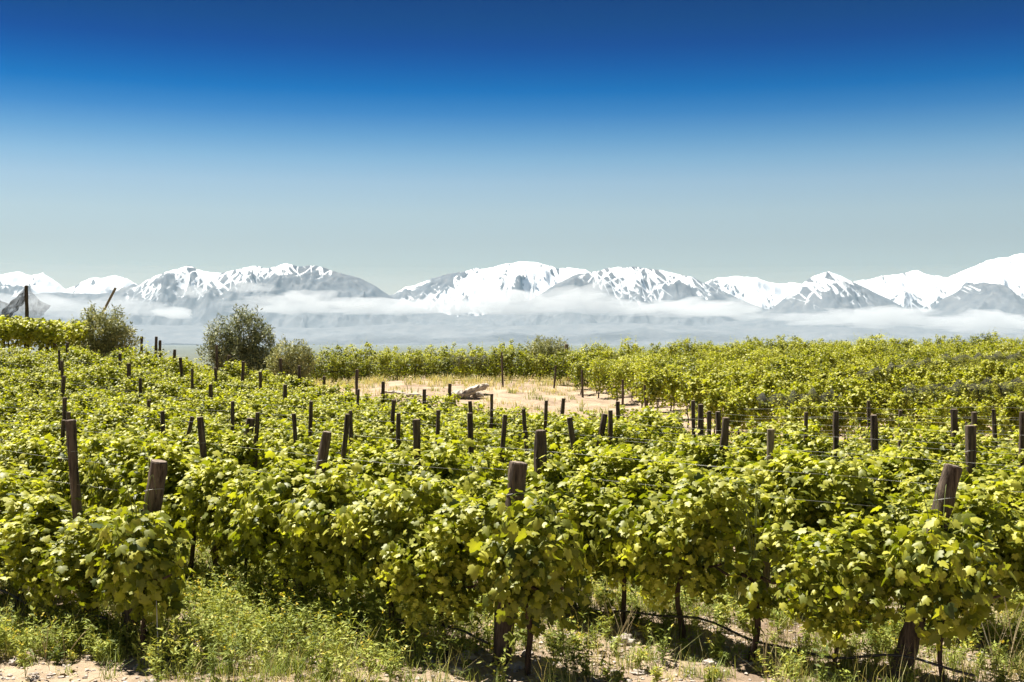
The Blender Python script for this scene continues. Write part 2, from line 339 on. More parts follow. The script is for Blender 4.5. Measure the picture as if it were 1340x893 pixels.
th = N(t, 'ShaderNodeMapRange', interpolation_type='SMOOTHSTEP'); th.inputs[1].default_value = .54; th.inputs[2].default_value = .70
prev = ad
for (cx_, cz_, wu, wv, K_, seed) in ((1, .9, 330., 1500., 7.5, 3.1), (1, -.9, 360., 1400., 7.5, 8.7), (1, .15, 210., 1900., 8.5, 15.3)):
    tcc = N(t, 'ShaderNodeTexCoord'); wn = N(t, 'ShaderNodeTexNoise'); wn.inputs['Scale'].default_value = .0009; wn.inputs['Detail'].default_value = 1; t.links.new(tcc.outputs['Object'], wn.inputs['Vector'])
    du = N(t, 'ShaderNodeVectorMath', operation='DOT_PRODUCT'); du.inputs[1].default_value = (cx_ / wu, 0, cz_ / wu); t.links.new(tcc.outputs['Object'], du.inputs[0])
    dv = N(t, 'ShaderNodeVectorMath', operation='DOT_PRODUCT'); dv.inputs[1].default_value = (1 / 4200., 1 / 5200., 1 / wv); t.links.new(tcc.outputs['Object'], dv.inputs[0])
    wa = N(t, 'ShaderNodeMath', operation='MULTIPLY_ADD'); wa.inputs[1].default_value = .9; t.links.new(wn.outputs[0], wa.inputs[0]); t.links.new(du.outputs['Value'], wa.inputs[2])
    cm = N(t, 'ShaderNodeCombineXYZ'); cm.inputs[2].default_value = seed; t.links.new(wa.outputs[0], cm.inputs[0]); t.links.new(dv.outputs['Value'], cm.inputs[1])
    ln_ = N(t, 'ShaderNodeTexNoise'); ln_.inputs['Scale'].default_value = 1; ln_.inputs['Detail'].default_value = 1; t.links.new(cm.outputs[0], ln_.inputs['Vector'])
    sb = N(t, 'ShaderNodeMath', operation='SUBTRACT'); sb.inputs[1].default_value = .5; t.links.new(ln_.outputs[0], sb.inputs[0])
    ab = N(t, 'ShaderNodeMath', operation='ABSOLUTE'); t.links.new(sb.outputs[0], ab.inputs[0])
    li = N(t, 'ShaderNodeMath', operation='MULTIPLY_ADD'); li.inputs[1].default_value = -K_; li.inputs[2].default_value = 1.0; t.links.new(ab.outputs[0], li.inputs[0])
    if prev is ad: mxl = li
    else:
        m_ = N(t, 'ShaderNodeMath', operation='MAXIMUM'); t.links.new(mxl.outputs[0], m_.inputs[0]); t.links.new(li.outputs[0], m_.inputs[1]); mxl = m_
    prev = None
fin = N(t, 'ShaderNodeMath', operation='MULTIPLY_ADD'); fin.inputs[1].default_value = .62; t.links.new(mxl.outputs[0], fin.inputs[0])
of = N(t, 'ShaderNodeMath', operation='ADD'); of.inputs[1].default_value = -.33; t.links.new(ad.outputs[0], of.inputs[0]); t.links.new(of.outputs[0], fin.inputs[2])
t.links.new(fin.outputs[0], th.inputs[0])
rk = cr(t, [(.35, (.075, .085, .10)), (.65, (.165, .165, .17))]); nr = noise_tex(t, .004, 8, .7); t.links.new(nr.outputs[0], rk.inputs[0])
mx = N(t, 'ShaderNodeMix', data_type='RGBA'); t.links.new(th.outputs[0], mx.inputs[0]); t.links.new(rk.outputs[0], mx.inputs[6]); mx.inputs[7].default_value = (.74, .76, .79, 1)
t.links.new(mx.outputs[2], p.inputs[0]); t.links.new(p.outputs[0], o.inputs[0])
M_mtn = m
g = MB(); ny, nx = X.shape
i = np.arange(ny - 1)[:, None] * nx; j = np.arange(nx - 1)[None]
g.add(np.stack([X, Y, Hm], -1).reshape(-1, 3), np.stack([i + j, i + j + 1, i + nx + j + 1, i + nx + j], -1).reshape(-1, 4), tone=snow.ravel(), smooth=True)
tag(g.build('mountains', [M_mtn]), kind='structure')

# ------------------------------------------------------------------ haze
HAZE = 0.17 / 30000
m, t, o = newmat('haze_air'); pv = N(t, 'ShaderNodeVolumePrincipled'); pv.inputs['Density'].default_value = HAZE
pv.inputs['Color'].default_value = (.19, .54, .88, 1); pv.inputs['Anisotropy'].default_value = 0.0; t.links.new(pv.outputs[0], o.inputs['Volume'])
def boxv(x0, x1, y0, y1, z0, z1):
    v = [(x, y, z) for z in (z0, z1) for y in (y0, y1) for x in (x0, x1)]
    return np.array(v), np.array([(0, 2, 3, 1), (4, 5, 7, 6), (0, 1, 5, 4), (2, 6, 7, 3), (0, 4, 6, 2), (1, 3, 7, 5)])
g = MB(); g.add(*boxv(-24500, 24500, -1000, 38500, min(Z.min(), Hm.min()) - 1.0, Hm.max() + 60)); hz = tag(g.build('haze', [m]), kind='stuff')

# ------------------------------------------------------------------ low clouds
def cloud_mat(dens):
    m, t, o = newmat('cloud_vapour'); pv = N(t, 'ShaderNodeVolumePrincipled'); pv.inputs['Density'].default_value = dens
    pv.inputs['Color'].default_value = (.90, .90, .91, 1); t.links.new(pv.outputs[0], o.inputs['Volume']); return m
def ico(sub):
    import bmesh
    bm = bmesh.new(); bmesh.ops.create_icosphere(bm, subdivisions=sub, radius=1); V = np.array([v.co[:] for v in bm.verts]); Fc = np.array([[v.index for v in f.verts] for f in bm.faces]); bm.free(); return V, Fc
ICV, ICF = ico(5)
CL = [(225, 410, 46, 15, 1.9, 'small bright cloud low before the peaks left of the tall olive tree'),
      (255, 383, 34, 13, .8, 'faint scrap of cloud high on the flank of the left massif'),
      (395, 400, 170, 26, 1.4, 'long pale cloud behind the top of the tall olive tree'),
      (330, 378, 60, 14, .5, 'thin veil of cloud across the streaked left massif'),
      (560, 403, 260, 22, 1.7, 'long cloud bank under the saddle left of the white central mountain'),
      (715, 397, 210, 34, 1.4, 'cloud bank covering the foot of the white central mountain'),
      (875, 405, 190, 22, 2.0, 'bright cloud bank under the dark mountain right of centre'),
      (955, 408, 120, 22, 1.1, 'round ended cloud at the right foot of the dark central mountain'),
      (1140, 418, 250, 24, 1.6, 'long cloud bank below the streaked pyramid peak'),
      (1310, 424, 200, 26, 1.9, 'cloud bank below the high snowy mountain at the right end'),
      (110, 404, 190, 26, .7, 'thin grey cloud behind the hail net and leaning pole'),
      (30, 398, 110, 24, .8, 'thin cloud at the left end of the range')]
cmats = {}
for k, (px, py, ww, hh, dn, lab) in enumerate(CL):
    D = 20200 + (k * 137) % 900
    a, hz_, dp = ww / 2 / F * D * 1.0, hh / 2 / F * D * 1.15, 420.0
    q = ICV.copy()
    n_ = np.array([mnoise.fractal(Vector((v[0] * a / 420 + k * 9.1, v[1] * 1.2, v[2] * hz_ / 160)), .9, 2.1, 5) for v in q])
    flat = np.where(q[:, 2] < 0, .7, 1.0)
    V = q * (1 + .62 * n_[:, None] + .14 * np.sin(q[:, :1] * 5 + k)) * [a, dp, hz_] ; V[:, 2] *= flat
    key = round(dn, 1)
    if key not in cmats: cmats[key] = cloud_mat(dn / 640)
    g = MB(); g.add(V, ICF, smooth=True); o_ = g.build('cloud', [cmats[key]])
    o_.location = ((px - CX) / F * D, D, CH - (py - CY) / F * D)
    tag(o_, lab, 'cloud', 'low clouds in front of the mountains')

# ground mist lying over the plain in front of the foothills
q = ICV.copy(); n_ = np.array([mnoise.fractal(Vector((v[0] * 9, v[1] * 2, v[2] * 1.0)), .8, 2.1, 4) for v in q])
V = q * (1 + .10 * n_[:, None]) * [23500, 9700, 470]; V[:, 2] = np.where(V[:, 2] < 0, V[:, 2] * .2, V[:, 2]); V[:, 0] = np.clip(V[:, 0], -24000, 24000)
m, t, o = newmat('mist_vapour'); pv = N(t, 'ShaderNodeVolumePrincipled'); pv.inputs['Density'].default_value = .42 / 12000
pv.inputs['Color'].default_value = (.60, .68, .78, 1); t.links.new(pv.outputs[0], o.inputs['Volume'])
g = MB(); g.add(V, ICF, smooth=True); o_ = g.build('mist', [m]); o_.location = (0, 12200, 0); tag(o_, kind='stuff')

# ------------------------------------------------------------------ leaves
def leaf_shape(level):
    """unit vine leaf outline in (u across, v along); returns verts Nx3 and faces"""
    if level == 0:
        half = [(.16, -.15), (.42, -.10), (.52, .12), (.40, .24), (.60, .46), (.50, .62), (.29, .60), (.22, .84)]
        ring = [(0, .02)] + half + [(0, 1.08)] + [(-a, b) for a, b in half[::-1]]
    elif level == 1:
        half = [(.38, -.10), (.42, .22), (.55, .52), (.26, .66)]
        ring = [(0, .02)] + half + [(0, 1.05)] + [(-a, b) for a, b in half[::-1]]
    else:
        ring = [(0, 0), (.46, .40), (0, 1.0), (-.46, .40)]
    ring = np.array(ring); w_ = -.30 * np.abs(ring[:, 0]) ** 1.3 - .12 * np.clip(ring[:, 1] - .4, 0, 1) ** 2 * 2
    if level < 2:
        V = np.concatenate([np.c_[ring, w_], [[0, .36, .05]]]); n = len(ring)
        Fc = np.array([(k, (k + 1) % n, n) for k in range(n)])
    else:
        V = np.c_[ring, w_ * 1.2]; Fc = np.array([(0, 1, 2), (0, 2, 3)])
    return V, Fc
def add_leaves(mb, P, nrm, tip, size, level, tone, mat=0, curl=None, shape=None):
    V, Fc = shape if shape is not None else leaf_shape(level)
    n = norm(nrm); v = norm(tip - (tip * n).sum(-1, keepdims=True) * n); u = np.cross(v, n)
    sz = size[:, None, None]
    L = np.broadcast_to(V[None], (len(P), len(V), 3)).copy()
    L[..., 2] *= (rng.uniform(.2, 2.2, len(P)) if curl is None else curl)[:, None]
    L[..., 2] += L[..., 0] * rng.normal(0, .15, len(P))[:, None]
    L[..., 0] *= rng.uniform(.8, 1.12, len(P))[:, None]
    W = P[:, None] + sz * (L[..., :1] * u[:, None] + L[..., 1:2] * v[:, None] + L[..., 2:3] * n[:, None])
    nv = len(V); Fa = (Fc[None] + (np.arange(len(P)) * nv)[:, None, None]).reshape(-1, 3)
    mb.add(W.reshape(-1, 3), Fa, np.repeat(tone, nv), mat, level == 0)

def vine_foliage(n_leaf, level, kind, canes=True, L=1.05, big=1.0):
    """hedge-like canopy of one trained vine; x along the row. returns foliage MB and shoots MB"""
    fo, cn = MB(), MB()
    tips = []
    ncane = 12 if kind == 'hedge' else 9
    P, NN, TT, S, TO = [], [], [], [], []
    base_z = .80 if kind == 'hedge' else .85
    per = n_leaf / ncane
    for c in range(ncane):
        x0 = rng.uniform(-L / 2, L / 2); 
        if kind == 'hedge':
            side = rng.choice([-1, 1]); mode = rng.random()
            if mode < .4: reach, top, droop = rng.uniform(.02, .3), rng.uniform(.72, 1.0), rng.uniform(0, .12)
            elif mode < .7: reach, top, droop = rng.uniform(.3, .62), rng.uniform(.5, .82), rng.uniform(.15, .6)
            else: reach, top, droop = rng.uniform(.32, .5), rng.uniform(.25, .5), rng.uniform(.65, 1.0)
        else:
            side = rng.choice([-1, 1]); reach, top, droop = rng.uniform(.05, .4), rng.uniform(.5, 1.15), rng.uniform(0, .25)
            x0 *= .75
        s = np.linspace(0, 1, 14)
        bend = rng.normal(0, .18)
        cx = x0 + bend * s ** 1.5 + rng.normal(0, .015, 14); cy = side * reach * (s ** .8) + rng.normal(0, .015, 14)
        cz = base_z + top * np.sin(np.minimum(s * 1.25, 1) * math.pi / 2) - droop * np.clip(s - .45, 0, 1) ** 1.4 * 2
        pts = np.c_[cx, cy, cz]
        if canes: tube(cn, pts[::2] if level else pts, np.linspace(.0065, .002, len(pts[::2] if level else pts)), 4 if level == 0 else 3, cap=False)
        k = int(per); ss = rng.uniform(0.03, 1, k) ** .8
        q = np.stack([np.interp(ss, s, pts[:, a]) for a in range(3)], -1)
        off = rng.normal(0, 1, (k, 3)) * ([.11, .10, .085] if kind == 'hedge' else [.075, .075, .07])
        q = q + off * (1 - .55 * ss[:, None] ** 3)
        young = np.clip((ss - .72) / .28, 0, 1)
        P.append(q); S.append(big * rng.uniform(.055, .145, k) * (1 - .45 * young))
        TO.append(np.clip(rng.normal(.34, .15, k) + young * .45, 0, 1))
    m_ = int(n_leaf * (.55 if kind == 'hedge' else .25))                         # the dense body of the canopy
    cl = norm(rng.normal(0, 1, (22, 3))); v = norm(cl[rng.integers(0, 22, m_)] + rng.normal(0, .22, (m_, 3))); rr = rng.uniform(.5, 1.12, m_)[:, None]
    if kind == 'hedge': q = v * rr * [.62, .50, .58] + [0, 0, 1.06]
    else: q = v * rr * [.56, .40, .56] + [0, 0, 1.02]
    q[:, 2] += .07 * np.sin(q[:, 0] * 9 + rng.uniform(0, 6)); P.append(q); S.append(big * rng.uniform(.06, .14, m_)); TO.append(np.clip(rng.normal(.30, .13, m_), 0, 1))
    if kind == 'upright':
        for _ in range(6):
            k = 13; ss = np.linspace(0, 1, k); x_, y_ = rng.uniform(-.5, .5), rng.uniform(-.2, .2); t_ = rng.uniform(.3, .75)
            P.append(np.c_[x_ + rng.normal(0, .12) * ss, y_ + 0 * ss, 1.45 + t_ * ss] + rng.normal(0, .025, (k, 3))); S.append(rng.uniform(.05, .11, k) * (1.1 - .6 * ss)); TO.append(rng.uniform(.2, .8, k))
    P = np.concatenate(P); S = np.concatenate(S); TO = np.concatenate(TO)
    lo = .26 + .32 * rng.random(len(P)) + .1 * np.sin(P[:, 0] * 7); P[:, 2] = np.where(P[:, 2] < lo, lo + .25 * rng.random(len(P)), P[:, 2])
    cc = np.array([0, 0, 1.15]); o_ = P - cc; o_[:, 0] *= .25; o_ = norm(o_)
    nr = o_ * .7 + np.array([0, 0, .6]) + rng.normal(0, .62, P.shape)
    tp = o_ * .55 + np.array([0, 0, -.85]) + rng.normal(0, .40, P.shape)
    add_leaves(fo, P, nr, tp, S, level, TO)
    return fo, cn

def vine_trunk(level, kind):
    mb = MB(); k = 7; s = np.linspace(0, 1, k)
    a, b_ = rng.normal(0, .05), rng.normal(0, .05)
    hgt = .80
    pts = np.c_[a * s + .025 * np.sin(s * 7 + rng.uniform(0, 6)), b_ * s + .02 * np.sin(s * 6 + rng.uniform(0, 6)), -.06 + (hgt + .06) * s]
    tube(mb, pts, np.linspace(.034, .022, k) * rng.uniform(.7, 1.2), 7 if level == 0 else 5, wob=.18)
    for sd in (-1, 1):
        q = np.linspace(0, 1, 5)
        arm = np.c_[pts[-1, 0] + sd * .46 * q, pts[-1, 1] + .02 * np.sin(q * 5), hgt + .04 * q + .03 * np.sin(q * 8)]
        tube(mb, arm, np.linspace(.02, .012, 5), 6 if level == 0 else 4, wob=.15)
    return mb

PROTO = {}
def make_proto(key, nvar, n_leaf, level, kind, L=1.05, big=1.0):
    out_ = []
    for q in range(nvar):
        fo, cn = vine_foliage(n_leaf, level, kind, L=L, big=big)
        out_.append((vine_trunk(level, kind).mesh('trunk', [M_trunk]), fo.mesh('foliage', [M_leaf]), cn.mesh('shoots', [M_cane]) if level < 2 else None))
    PROTO[key] = out_
make_proto('near', 10, 1400, 0, 'hedge', big=.77)
make_proto('mid', 9, 1100, 1, 'hedge', big=.78)
make_proto('upright_mid', 6, 620, 1, 'upright', L=.9, big=.95)

def place_vine(key, x, y, rz, sc_, label, group, zs=1.0, var=None):
    t_ = PROTO[key]; tr, fo, ca = t_[int(rng.integers(len(t_))) if var is None else var % len(t_)]
    e = empty('grapevine', (x, y, gz(x, y)), rz + (math.pi if rng.random() < .5 else 0), 1); e.scale = (sc_, sc_, sc_ * zs)
    tag(e, label, 'grapevine', group)
    link('trunk', tr, e); link('foliage', fo, e)
    if ca: link('shoots', ca, e)
    return e

# ------------------------------------------------------------------ vineyard layout (near field)
NRM = np.array([.69, .724]); DIR = np.array([-.724, .69]); NRM = NRM / np.linalg.norm(NRM); DIR = DIR / np.linalg.norm(DIR)
rowc = lambda k: 8.44 + 2.1 * (k - 2)                # row 2 is the one whose end post stands at the picture's centre
row_ang = math.atan2(DIR[1], DIR[0])
FB = prof([(-400, 52), (0, 50), (110, 49), (200, 48.5), (300, 46.5), (400, 42), (500, 37), (600, 33.5), (700, 30.5), (800, 29), (860, 27.5), (930, 25), (1010, 23.5), (1340, 22.3), (1700, 22)])
def row_start(k):
    c = rowc(k); x = (c - NRM[1] * 11.9) / (NRM[0] - .17 * NRM[1]); return np.array([x, 11.9 - .17 * x])
plants = []
for k in range(-4, 24):
    s0 = row_start(k); t_ = .45
    idx = 0
    while t_ < 75:
        p_ = s0 + DIR * t_ + NRM * rng.normal(0, .05); idx += 1
        t_ += .92 + rng.normal(0, .05)
        px = CX + F * p_[0] / p_[1]
        if p_[1] > FB(px) or px < -230 or px > 1540: continue
        if k == 3 and 968 < px < 1022: plants.append((k, idx, p_, px, 'gap')); continue
        plants.append((k, idx, p_, px, 'n'))
# upper vineyard on the rise
UD = np.array([.8, .6]); UN = np.array([-.6, .8]); u_ang = math.atan2(.6, .8)
UF = prof([(600, 90), (690, 66), (735, 61), (760, 56), (810, 49.5), (850, 44), (890, 36), (930, 31), (1000, 28.5), (1100, 27.5), (1340, 26.5), (1700, 26)])
upper = []
for r_ in range(-36, 50):
    c = 34 + 2.5 * r_
    for s in np.arange(-20, 90, .98):
        p_ = UN * c + UD * s + rng.normal(0, .07, 2)
        if p_[1] < 20 or p_[1] > 64.5: continue
        px = CX + F * p_[0] / p_[1]
        if px < 680 or px > 1500 or p_[1] < UF(px): continue
        upper.append((r_, 0, p_, px, 'u'))
for ri, y0 in enumerate((66.0, 68.4, 70.8, 73.2)):
    for x in np.arange(-13 + ri * .8, 34, .86):
        p_ = np.array([x + rng.normal(0, .08), y0 + .02 * x + rng.normal(0, .1)]); px = CX + F * p_[0] / p_[1]
        if 395 < px < 1450: upper.append((100 + ri, 0, p_, px, 'r'))

ORD = ['first', 'second', 'third', 'fourth', 'fifth', 'sixth', 'seventh', 'eighth', 'ninth', 'tenth', 'eleventh', 'twelfth', 'thirteenth', 'fourteenth', 'fifteenth', 'sixteenth', 'seventeenth', 'eighteenth', 'nineteenth', 'twentieth']
ROWN = {1: 'the row that starts at the tied post lower left', 2: 'the row that starts at the thick stubby centre post', 3: 'the row that starts at the tilted post lower right'}
for k in range(4, 30):
    ROWN[k] = (ORD[k - 4] if k - 4 < 20 else 'far') + " row behind the tilted right post's row"
for k in range(-6, 1):
    ROWN[k] = (ORD[-k] if -k < 20 else 'far') + " row in front of the tied left post's row"
cand = []
for q in plants + upper:
    x, y = q[2]; infr = -20 < q[3] < 1360
    cand.append((y if infr else y + 500, q))
cand.sort(key=lambda a: a[0])
cnt = {}
rest = []
for rank, (_, (k, idx, p_, px, kd)) in enumerate(cand):
    x, y = p_; infr = -20 < px < 1360
    if kd == 'gap': continue
    if rank < 300 and infr:
        cnt[k] = cnt.get(k, 0) + 1
        if kd == 'n':
            nm = ROWN[k]; c_ = cnt[k]
            if k <= 8 and c_ <= 20: lab = f'{ORD[c_ - 1]} leafy grapevine back along {nm}'
            else: lab = f'leafy grapevine among the packed green canopy of {nm}'
            place_vine('near' if y < 17 else 'mid', x, y, row_ang, rng.uniform(.94, 1.08), lab, 'grapevines in ' + nm, rng.uniform(.86, .98) * (.84 if y < 15.2 and px < 175 else 1))
        else:
            place_vine('upright_mid', x, y, u_ang, rng.uniform(.82, .98), 'upright grapevine in the front of the upper vineyard behind the wire fence', 'grapevines of the upper vineyard')
    else: rest.append((k, p_, px, kd))
# the rest of the vines, too many to be things: one mass of simpler plants
fo_v = {}
for kd in ('n', 'u', 'r'):
    fo_v[kd] = []
    for q in range(7):
        if kd == 'n': fo, _c = vine_foliage(620, 2, 'hedge', canes=False, big=.9)
        else: fo, _c = vine_foliage(640 if kd == 'u' else 560, 2, 'upright', canes=False, L=1.0, big=.86)
        if kd == 'r':
            k2 = 260; P = norm(rng.normal(0, 1, (k2, 3))) * rng.uniform(.3, 1.1, (k2, 1)) * [.6, .4, .42] + [0, 0, .50]
            add_leaves(fo, P, rng.normal(0, .7, (k2, 3)) + [0, -.3, .5], rng.normal(0, .5, (k2, 3)) + [0, 0, -.7], rng.uniform(.07, .15, k2), 2, np.clip(rng.normal(.3, .15, k2), 0, 1))
        if kd == 'u':
            k2 = 120; P = norm(rng.normal(0, 1, (k2, 3))) * rng.uniform(.3, 1.1, (k2, 1)) * [.45, .35, .32] + [0, 0, .62]
            add_leaves(fo, P, rng.normal(0, .7, (k2, 3)) + [0, -.3, .5], rng.normal(0, .5, (k2, 3)) + [0, 0, -.7], rng.uniform(.07, .15, k2), 2, np.clip(rng.normal(.3, .15, k2), 0, 1))
        tr = vine_trunk(1, 'x')
        fo_v[kd].append((np.concatenate(fo.v), np.concatenate(fo.f), np.concatenate(fo.t), tr))
mass = MB()
for (k, p_, px, kd) in rest:
    V, Fc, T, tr = fo_v[kd][int(rng.integers(7))]
    a = (row_ang if kd == 'n' else u_ang if kd == 'u' else 0) + (math.pi if rng.random() < .5 else 0) + rng.normal(0, .08)
    ca, sa = math.cos(a), math.sin(a); s = rng.uniform(.84, 1.14); sz = s * rng.uniform(.88, 1.1)
    if kd == 'n': sz *= .95
    if kd != 'n': sz *= .86
    if kd == 'r': sz *= rng.uniform(.86, 1.1)
    b3 = np.array([p_[0], p_[1], gz(*p_)])
    def xf(V): return np.c_[(V[:, 0] * ca - V[:, 1] * sa) * s, (V[:, 0] * sa + V[:, 1] * ca) * s, V[:, 2] * sz] + b3
    mass.add(xf(V), Fc, np.clip(T - (.05 if kd != 'n' else 0) + rng.normal(0, .08), 0, 1), 0)
    n0 = mass.n
    mass.v.append(xf(np.concatenate(tr.v))); mass.t.append(np.full(tr.n, .5))
    for f_, m_, s_ in zip(tr.f, tr.m, tr.sm): mass.f.append(f_ + n0); mass.m.append(np.ones(len(f_))); mass.sm.append(s_)
    mass.n += tr.n
tag(mass.build('distant_grapevines', [M_leaf, M_trunk]), 'mass of distant grapevines covering the slopes behind the nearer rows', 'grapevines', None, 'stuff')
print('plants', len(plants), 'upper', len(upper), 'rest', len(rest))

# ------------------------------------------------------------------ posts
def post_mesh(r, h, lean, tan=False, n=14, tie=False):
    mb = MB(); k = 20; s = np.linspace(0, 1, k)
    bx, by = lean
    pts = np.c_[bx * h * s + r * .35 * np.sin(s * 3 + rng.uniform(0, 6)), by * h * s + r * .3 * np.sin(s * 4 + rng.uniform(0, 6)), -.15 + (h + .15) * s]
    rad = r * (1.08 - .12 * s) * (1 + .05 * np.sin(s * 9 + rng.uniform(0, 6))); 
    tube(mb, pts, rad, n, wob=.13, cap=False)
    rim = pts[-1]
    a = np.linspace(0, 2 * np.pi, n, endpoint=False)
    last = mb.v[-1][-n:]
    c0 = last.mean(0); r1 = c0 + (last - c0) * .9 + [0, 0, r * .16]; r2 = c0 + (last - c0) * .45 + [0, 0, r * .24]
    mb.add(np.concatenate([last, r1]), [(q, (q + 1) % n, n + (q + 1) % n, n + q) for q in range(n)], mat=0)
    mb.add(np.concatenate([r1, r2]), [(q, (q + 1) % n, n + (q + 1) % n, n + q) for q in range(n)], mat=1)
    mb.add(r2, [list(range(n))], mat=1)
    return mb.mesh('wooden_post', [M_post_tan if tan else M_post, M_post_top]), pts
def make_post(x, y, r, h, lean, label, group, tan=False, tie=False, z=None):
    z = gz(x, y) if z is None else z
    me, pts = post_mesh(r, h, lean, tan)
    if not tie:
        o_ = link('wooden_post', me); o_.location = (x, y, z); tag(o_, label, 'post', group); return o_
    e = empty('wooden_post', (x, y, z)); tag(e, label, 'post', group)
    link('shaft', me, e)
    for fr, ti in ((.86, .25), (.52, -.2)):
        c = pts[0] + (pts[-1] - pts[0]) * fr; a = np.linspace(0, 2 * np.pi, 17)
        g = MB(); tube(g, np.c_[c[0] + (r * 1.07) * np.cos(a), c[1] + (r * 1.07) * np.sin(a), c[2] + ti * r * np.cos(a + 1)], .0028, 5, cap=False)
        g.build('wire_tie', [M_wire], e)
    return e

# (px of top, py of top, width px, lean in x, tan?, label)
FRONT = [
 (683, 607, 25, .10, 0, 'thick stubby wooden post at the front of the centre row', (-.15, 11.8)),
 (205, 605, 24, .13, 0, 'thick wooden post with wire tied round its top, lower left row end', (-3.93, 12.6)),
 (1252, 612, 26, .33, 0, 'thick wooden post tilted to the right at the lower right row end', (3.46, 11.35)),
]
posts = []
for px, py, wp, ln, tan, lab, (x, y) in FRONT:
    z0 = gz(x, y); ztop = CH - (py - CY) / F * y; h = ztop - z0
    xt = (px - CX) / F * y; lean = (xt - x) / h
    posts.append(make_post(x, y, wp / F * y / 2, h, (lean, .0), lab, 'wooden vineyard posts', tie=True))
SINGLE = {(97, 550): 'tall dark post standing out of the leaves near the left edge', (707, 564): 'straight dark post just behind the stubby centre post',
  (422, 568): 'thick post leaning right, left of the sandy bank and centre', (324, 550): 'dark post leaning right, third of the big posts from the left',
  (1008, 561): 'pale tan post with a cut top, right of centre', (1269, 558): 'tall dark post just behind the tilted post at the right',
  (546, 550): 'short thick dark post between the leaning post and the centre post', (950, 543): 'thick dark post at the right end of a cluster of five',
  (1144, 543): 'thick dark post leaning left before the wire fence', (749, 548): 'crooked dark post right of the straight centre post'}
PL = [(97, 550, 13, .02), (707, 564, 16, -.01), (422, 568, 13, .16), (324, 550, 11, .14), (1008, 561, 10, .03), (1269, 558, 14, .03), (546, 550, 11, .06), (950, 543, 11, .08), (1144, 543, 10, -.1), (749, 548, 8, -.12),
 (82, 552, 6, 0), (89, 540, 5, .02), (84, 521, 6, 0), (83, 493, 5, .02), (82, 473, 4, 0), (88, 449, 4, .04), (78, 458, 3, 0),
 (157, 463, 4, 0), (168, 476, 5, -.04), (183, 495, 4, 0), (194, 524, 5, 0), (213, 540, 6, 0), (247, 545, 6, .25), (265, 548, 8, -.12), (275, 503, 5, 0), (304, 526, 5, 0), (337, 540, 6, .03), (385, 543, 5, -.05), (407, 526, 5, 0), (374, 504, 5, 0),
 (340, 487, 4, 0), (319, 474, 4, 0), (283, 482, 4, 0), (299, 466, 4, .05), (251, 483, 4, 0), (236, 468, 4, 0), (228, 458, 4, 0), (186, 441, 3.5, 0), (204, 441, 3.5, 0), (209, 446, 3.5, 0), (283, 452, 3.5, 0), (368, 469, 4, 0), (392, 479, 4, 0), (424, 493, 4, 0),
 (453, 545, 7, .08), (459, 538, 4, 0), (467, 484, 4, 0), (468, 510, 4, .05), (502, 500, 5, 0), (515, 525, 6, .03), (522, 542, 6, 0), (574, 537, 4, -.02), (556, 510, 5, 0), (588, 504, 5, .02), (615, 526, 5, 0), (616, 542, 8, 0), (643, 516, 4, 0), (659, 542, 6, .12), (687, 536, 4, -.05), (715, 525, 4, 0), (737, 521, 5, .12), (787, 542, 7, .14), (798, 538, 6, -.03), (809, 526, 5, .02),
 (908, 525, 5, 0), (918, 530, 7, .05), (927, 539, 6, .02), (940, 540, 7, 0), (1054, 540, 5, 0), (1095, 539, 8, 0), (1137, 525, 5, -.02), (1178, 538, 5, .02), (1250, 536, 8, 0), (1301, 536, 6, -.04), (1337, 540, 8, 0), (1276, 540, 8, .03)]
res = []
for px, py, wp, ln in PL:
    r_ = (px - CX) / F; best = None
    for k in range(1, 26):
        d = rowc(k) / (NRM[0] * r_ + NRM[1]); x = r_ * d
        if d > FB(px) + 2: continue
        e_ = abs(CH - (py - CY) / F * d - gz(x, d) - 2.02)
        if (px, py) == (97, 550): e_ = abs(k - 1)
        if best is None or e_ < best[0]: best = (e_, d, x, k)
    e_, d, x, k = best
    h = float(np.clip(CH - (py - CY) / F * d - gz(x, d), 1.75, 2.35)); ln = ln + float(rng.normal(0, .035)); wp = wp * float(rng.uniform(.92, 1.12))
    res.append((px, py, wp, ln, x, d, h))
ZONES = [('post climbing the slope below the hail net, counted from the bottom', lambda a: a[0] < 110, lambda a: -a[1]),
 ('thin ridge post between bushy tree and olive trees, from the left', lambda a: a[0] < 300 and a[1] < 462, lambda a: a[0]),
 ('thin post on the slope just below the olive trees, counted from the left', lambda a: a[0] < 440 and a[1] < 500, lambda a: a[0]),
 ('dark post halfway down the left slope, counted from the left', lambda a: a[0] < 440, lambda a: a[0]),
 ('dark post in front of the sandy bank, counted from the left', lambda a: a[0] < 730, lambda a: a[0]),
 ('post between the sandy bank and the upper vines, counted from the left', lambda a: a[0] < 850, lambda a: a[0]),
 ('post by the lower edge of the upper vineyard, counted from the left', lambda a: True, lambda a: a[0])]
left_ = [a for a in res if (a[0], a[1]) not in SINGLE]
labs = {}
for zn, cond, key in ZONES:
    mem = sorted([a for a in left_ if cond(a)], key=key); left_ = [a for a in left_ if a not in mem]
    for n_, a in enumerate(mem):
        w_ = ORD[n_] if n_ < 20 else 'last'
        labs[(a[0], a[1])] = f'{w_} {zn}'
for a in res:
    px, py, wp, ln, x, d, h = a
    lab = SINGLE.get((px, py)) or labs[(px, py)]
    make_post(x - ln * h * .9, d, max(wp / F * d / 2, .032), h, (ln, 0), lab, 'wooden vineyard posts', tan=(px == 1008), tie=d < 15.5)

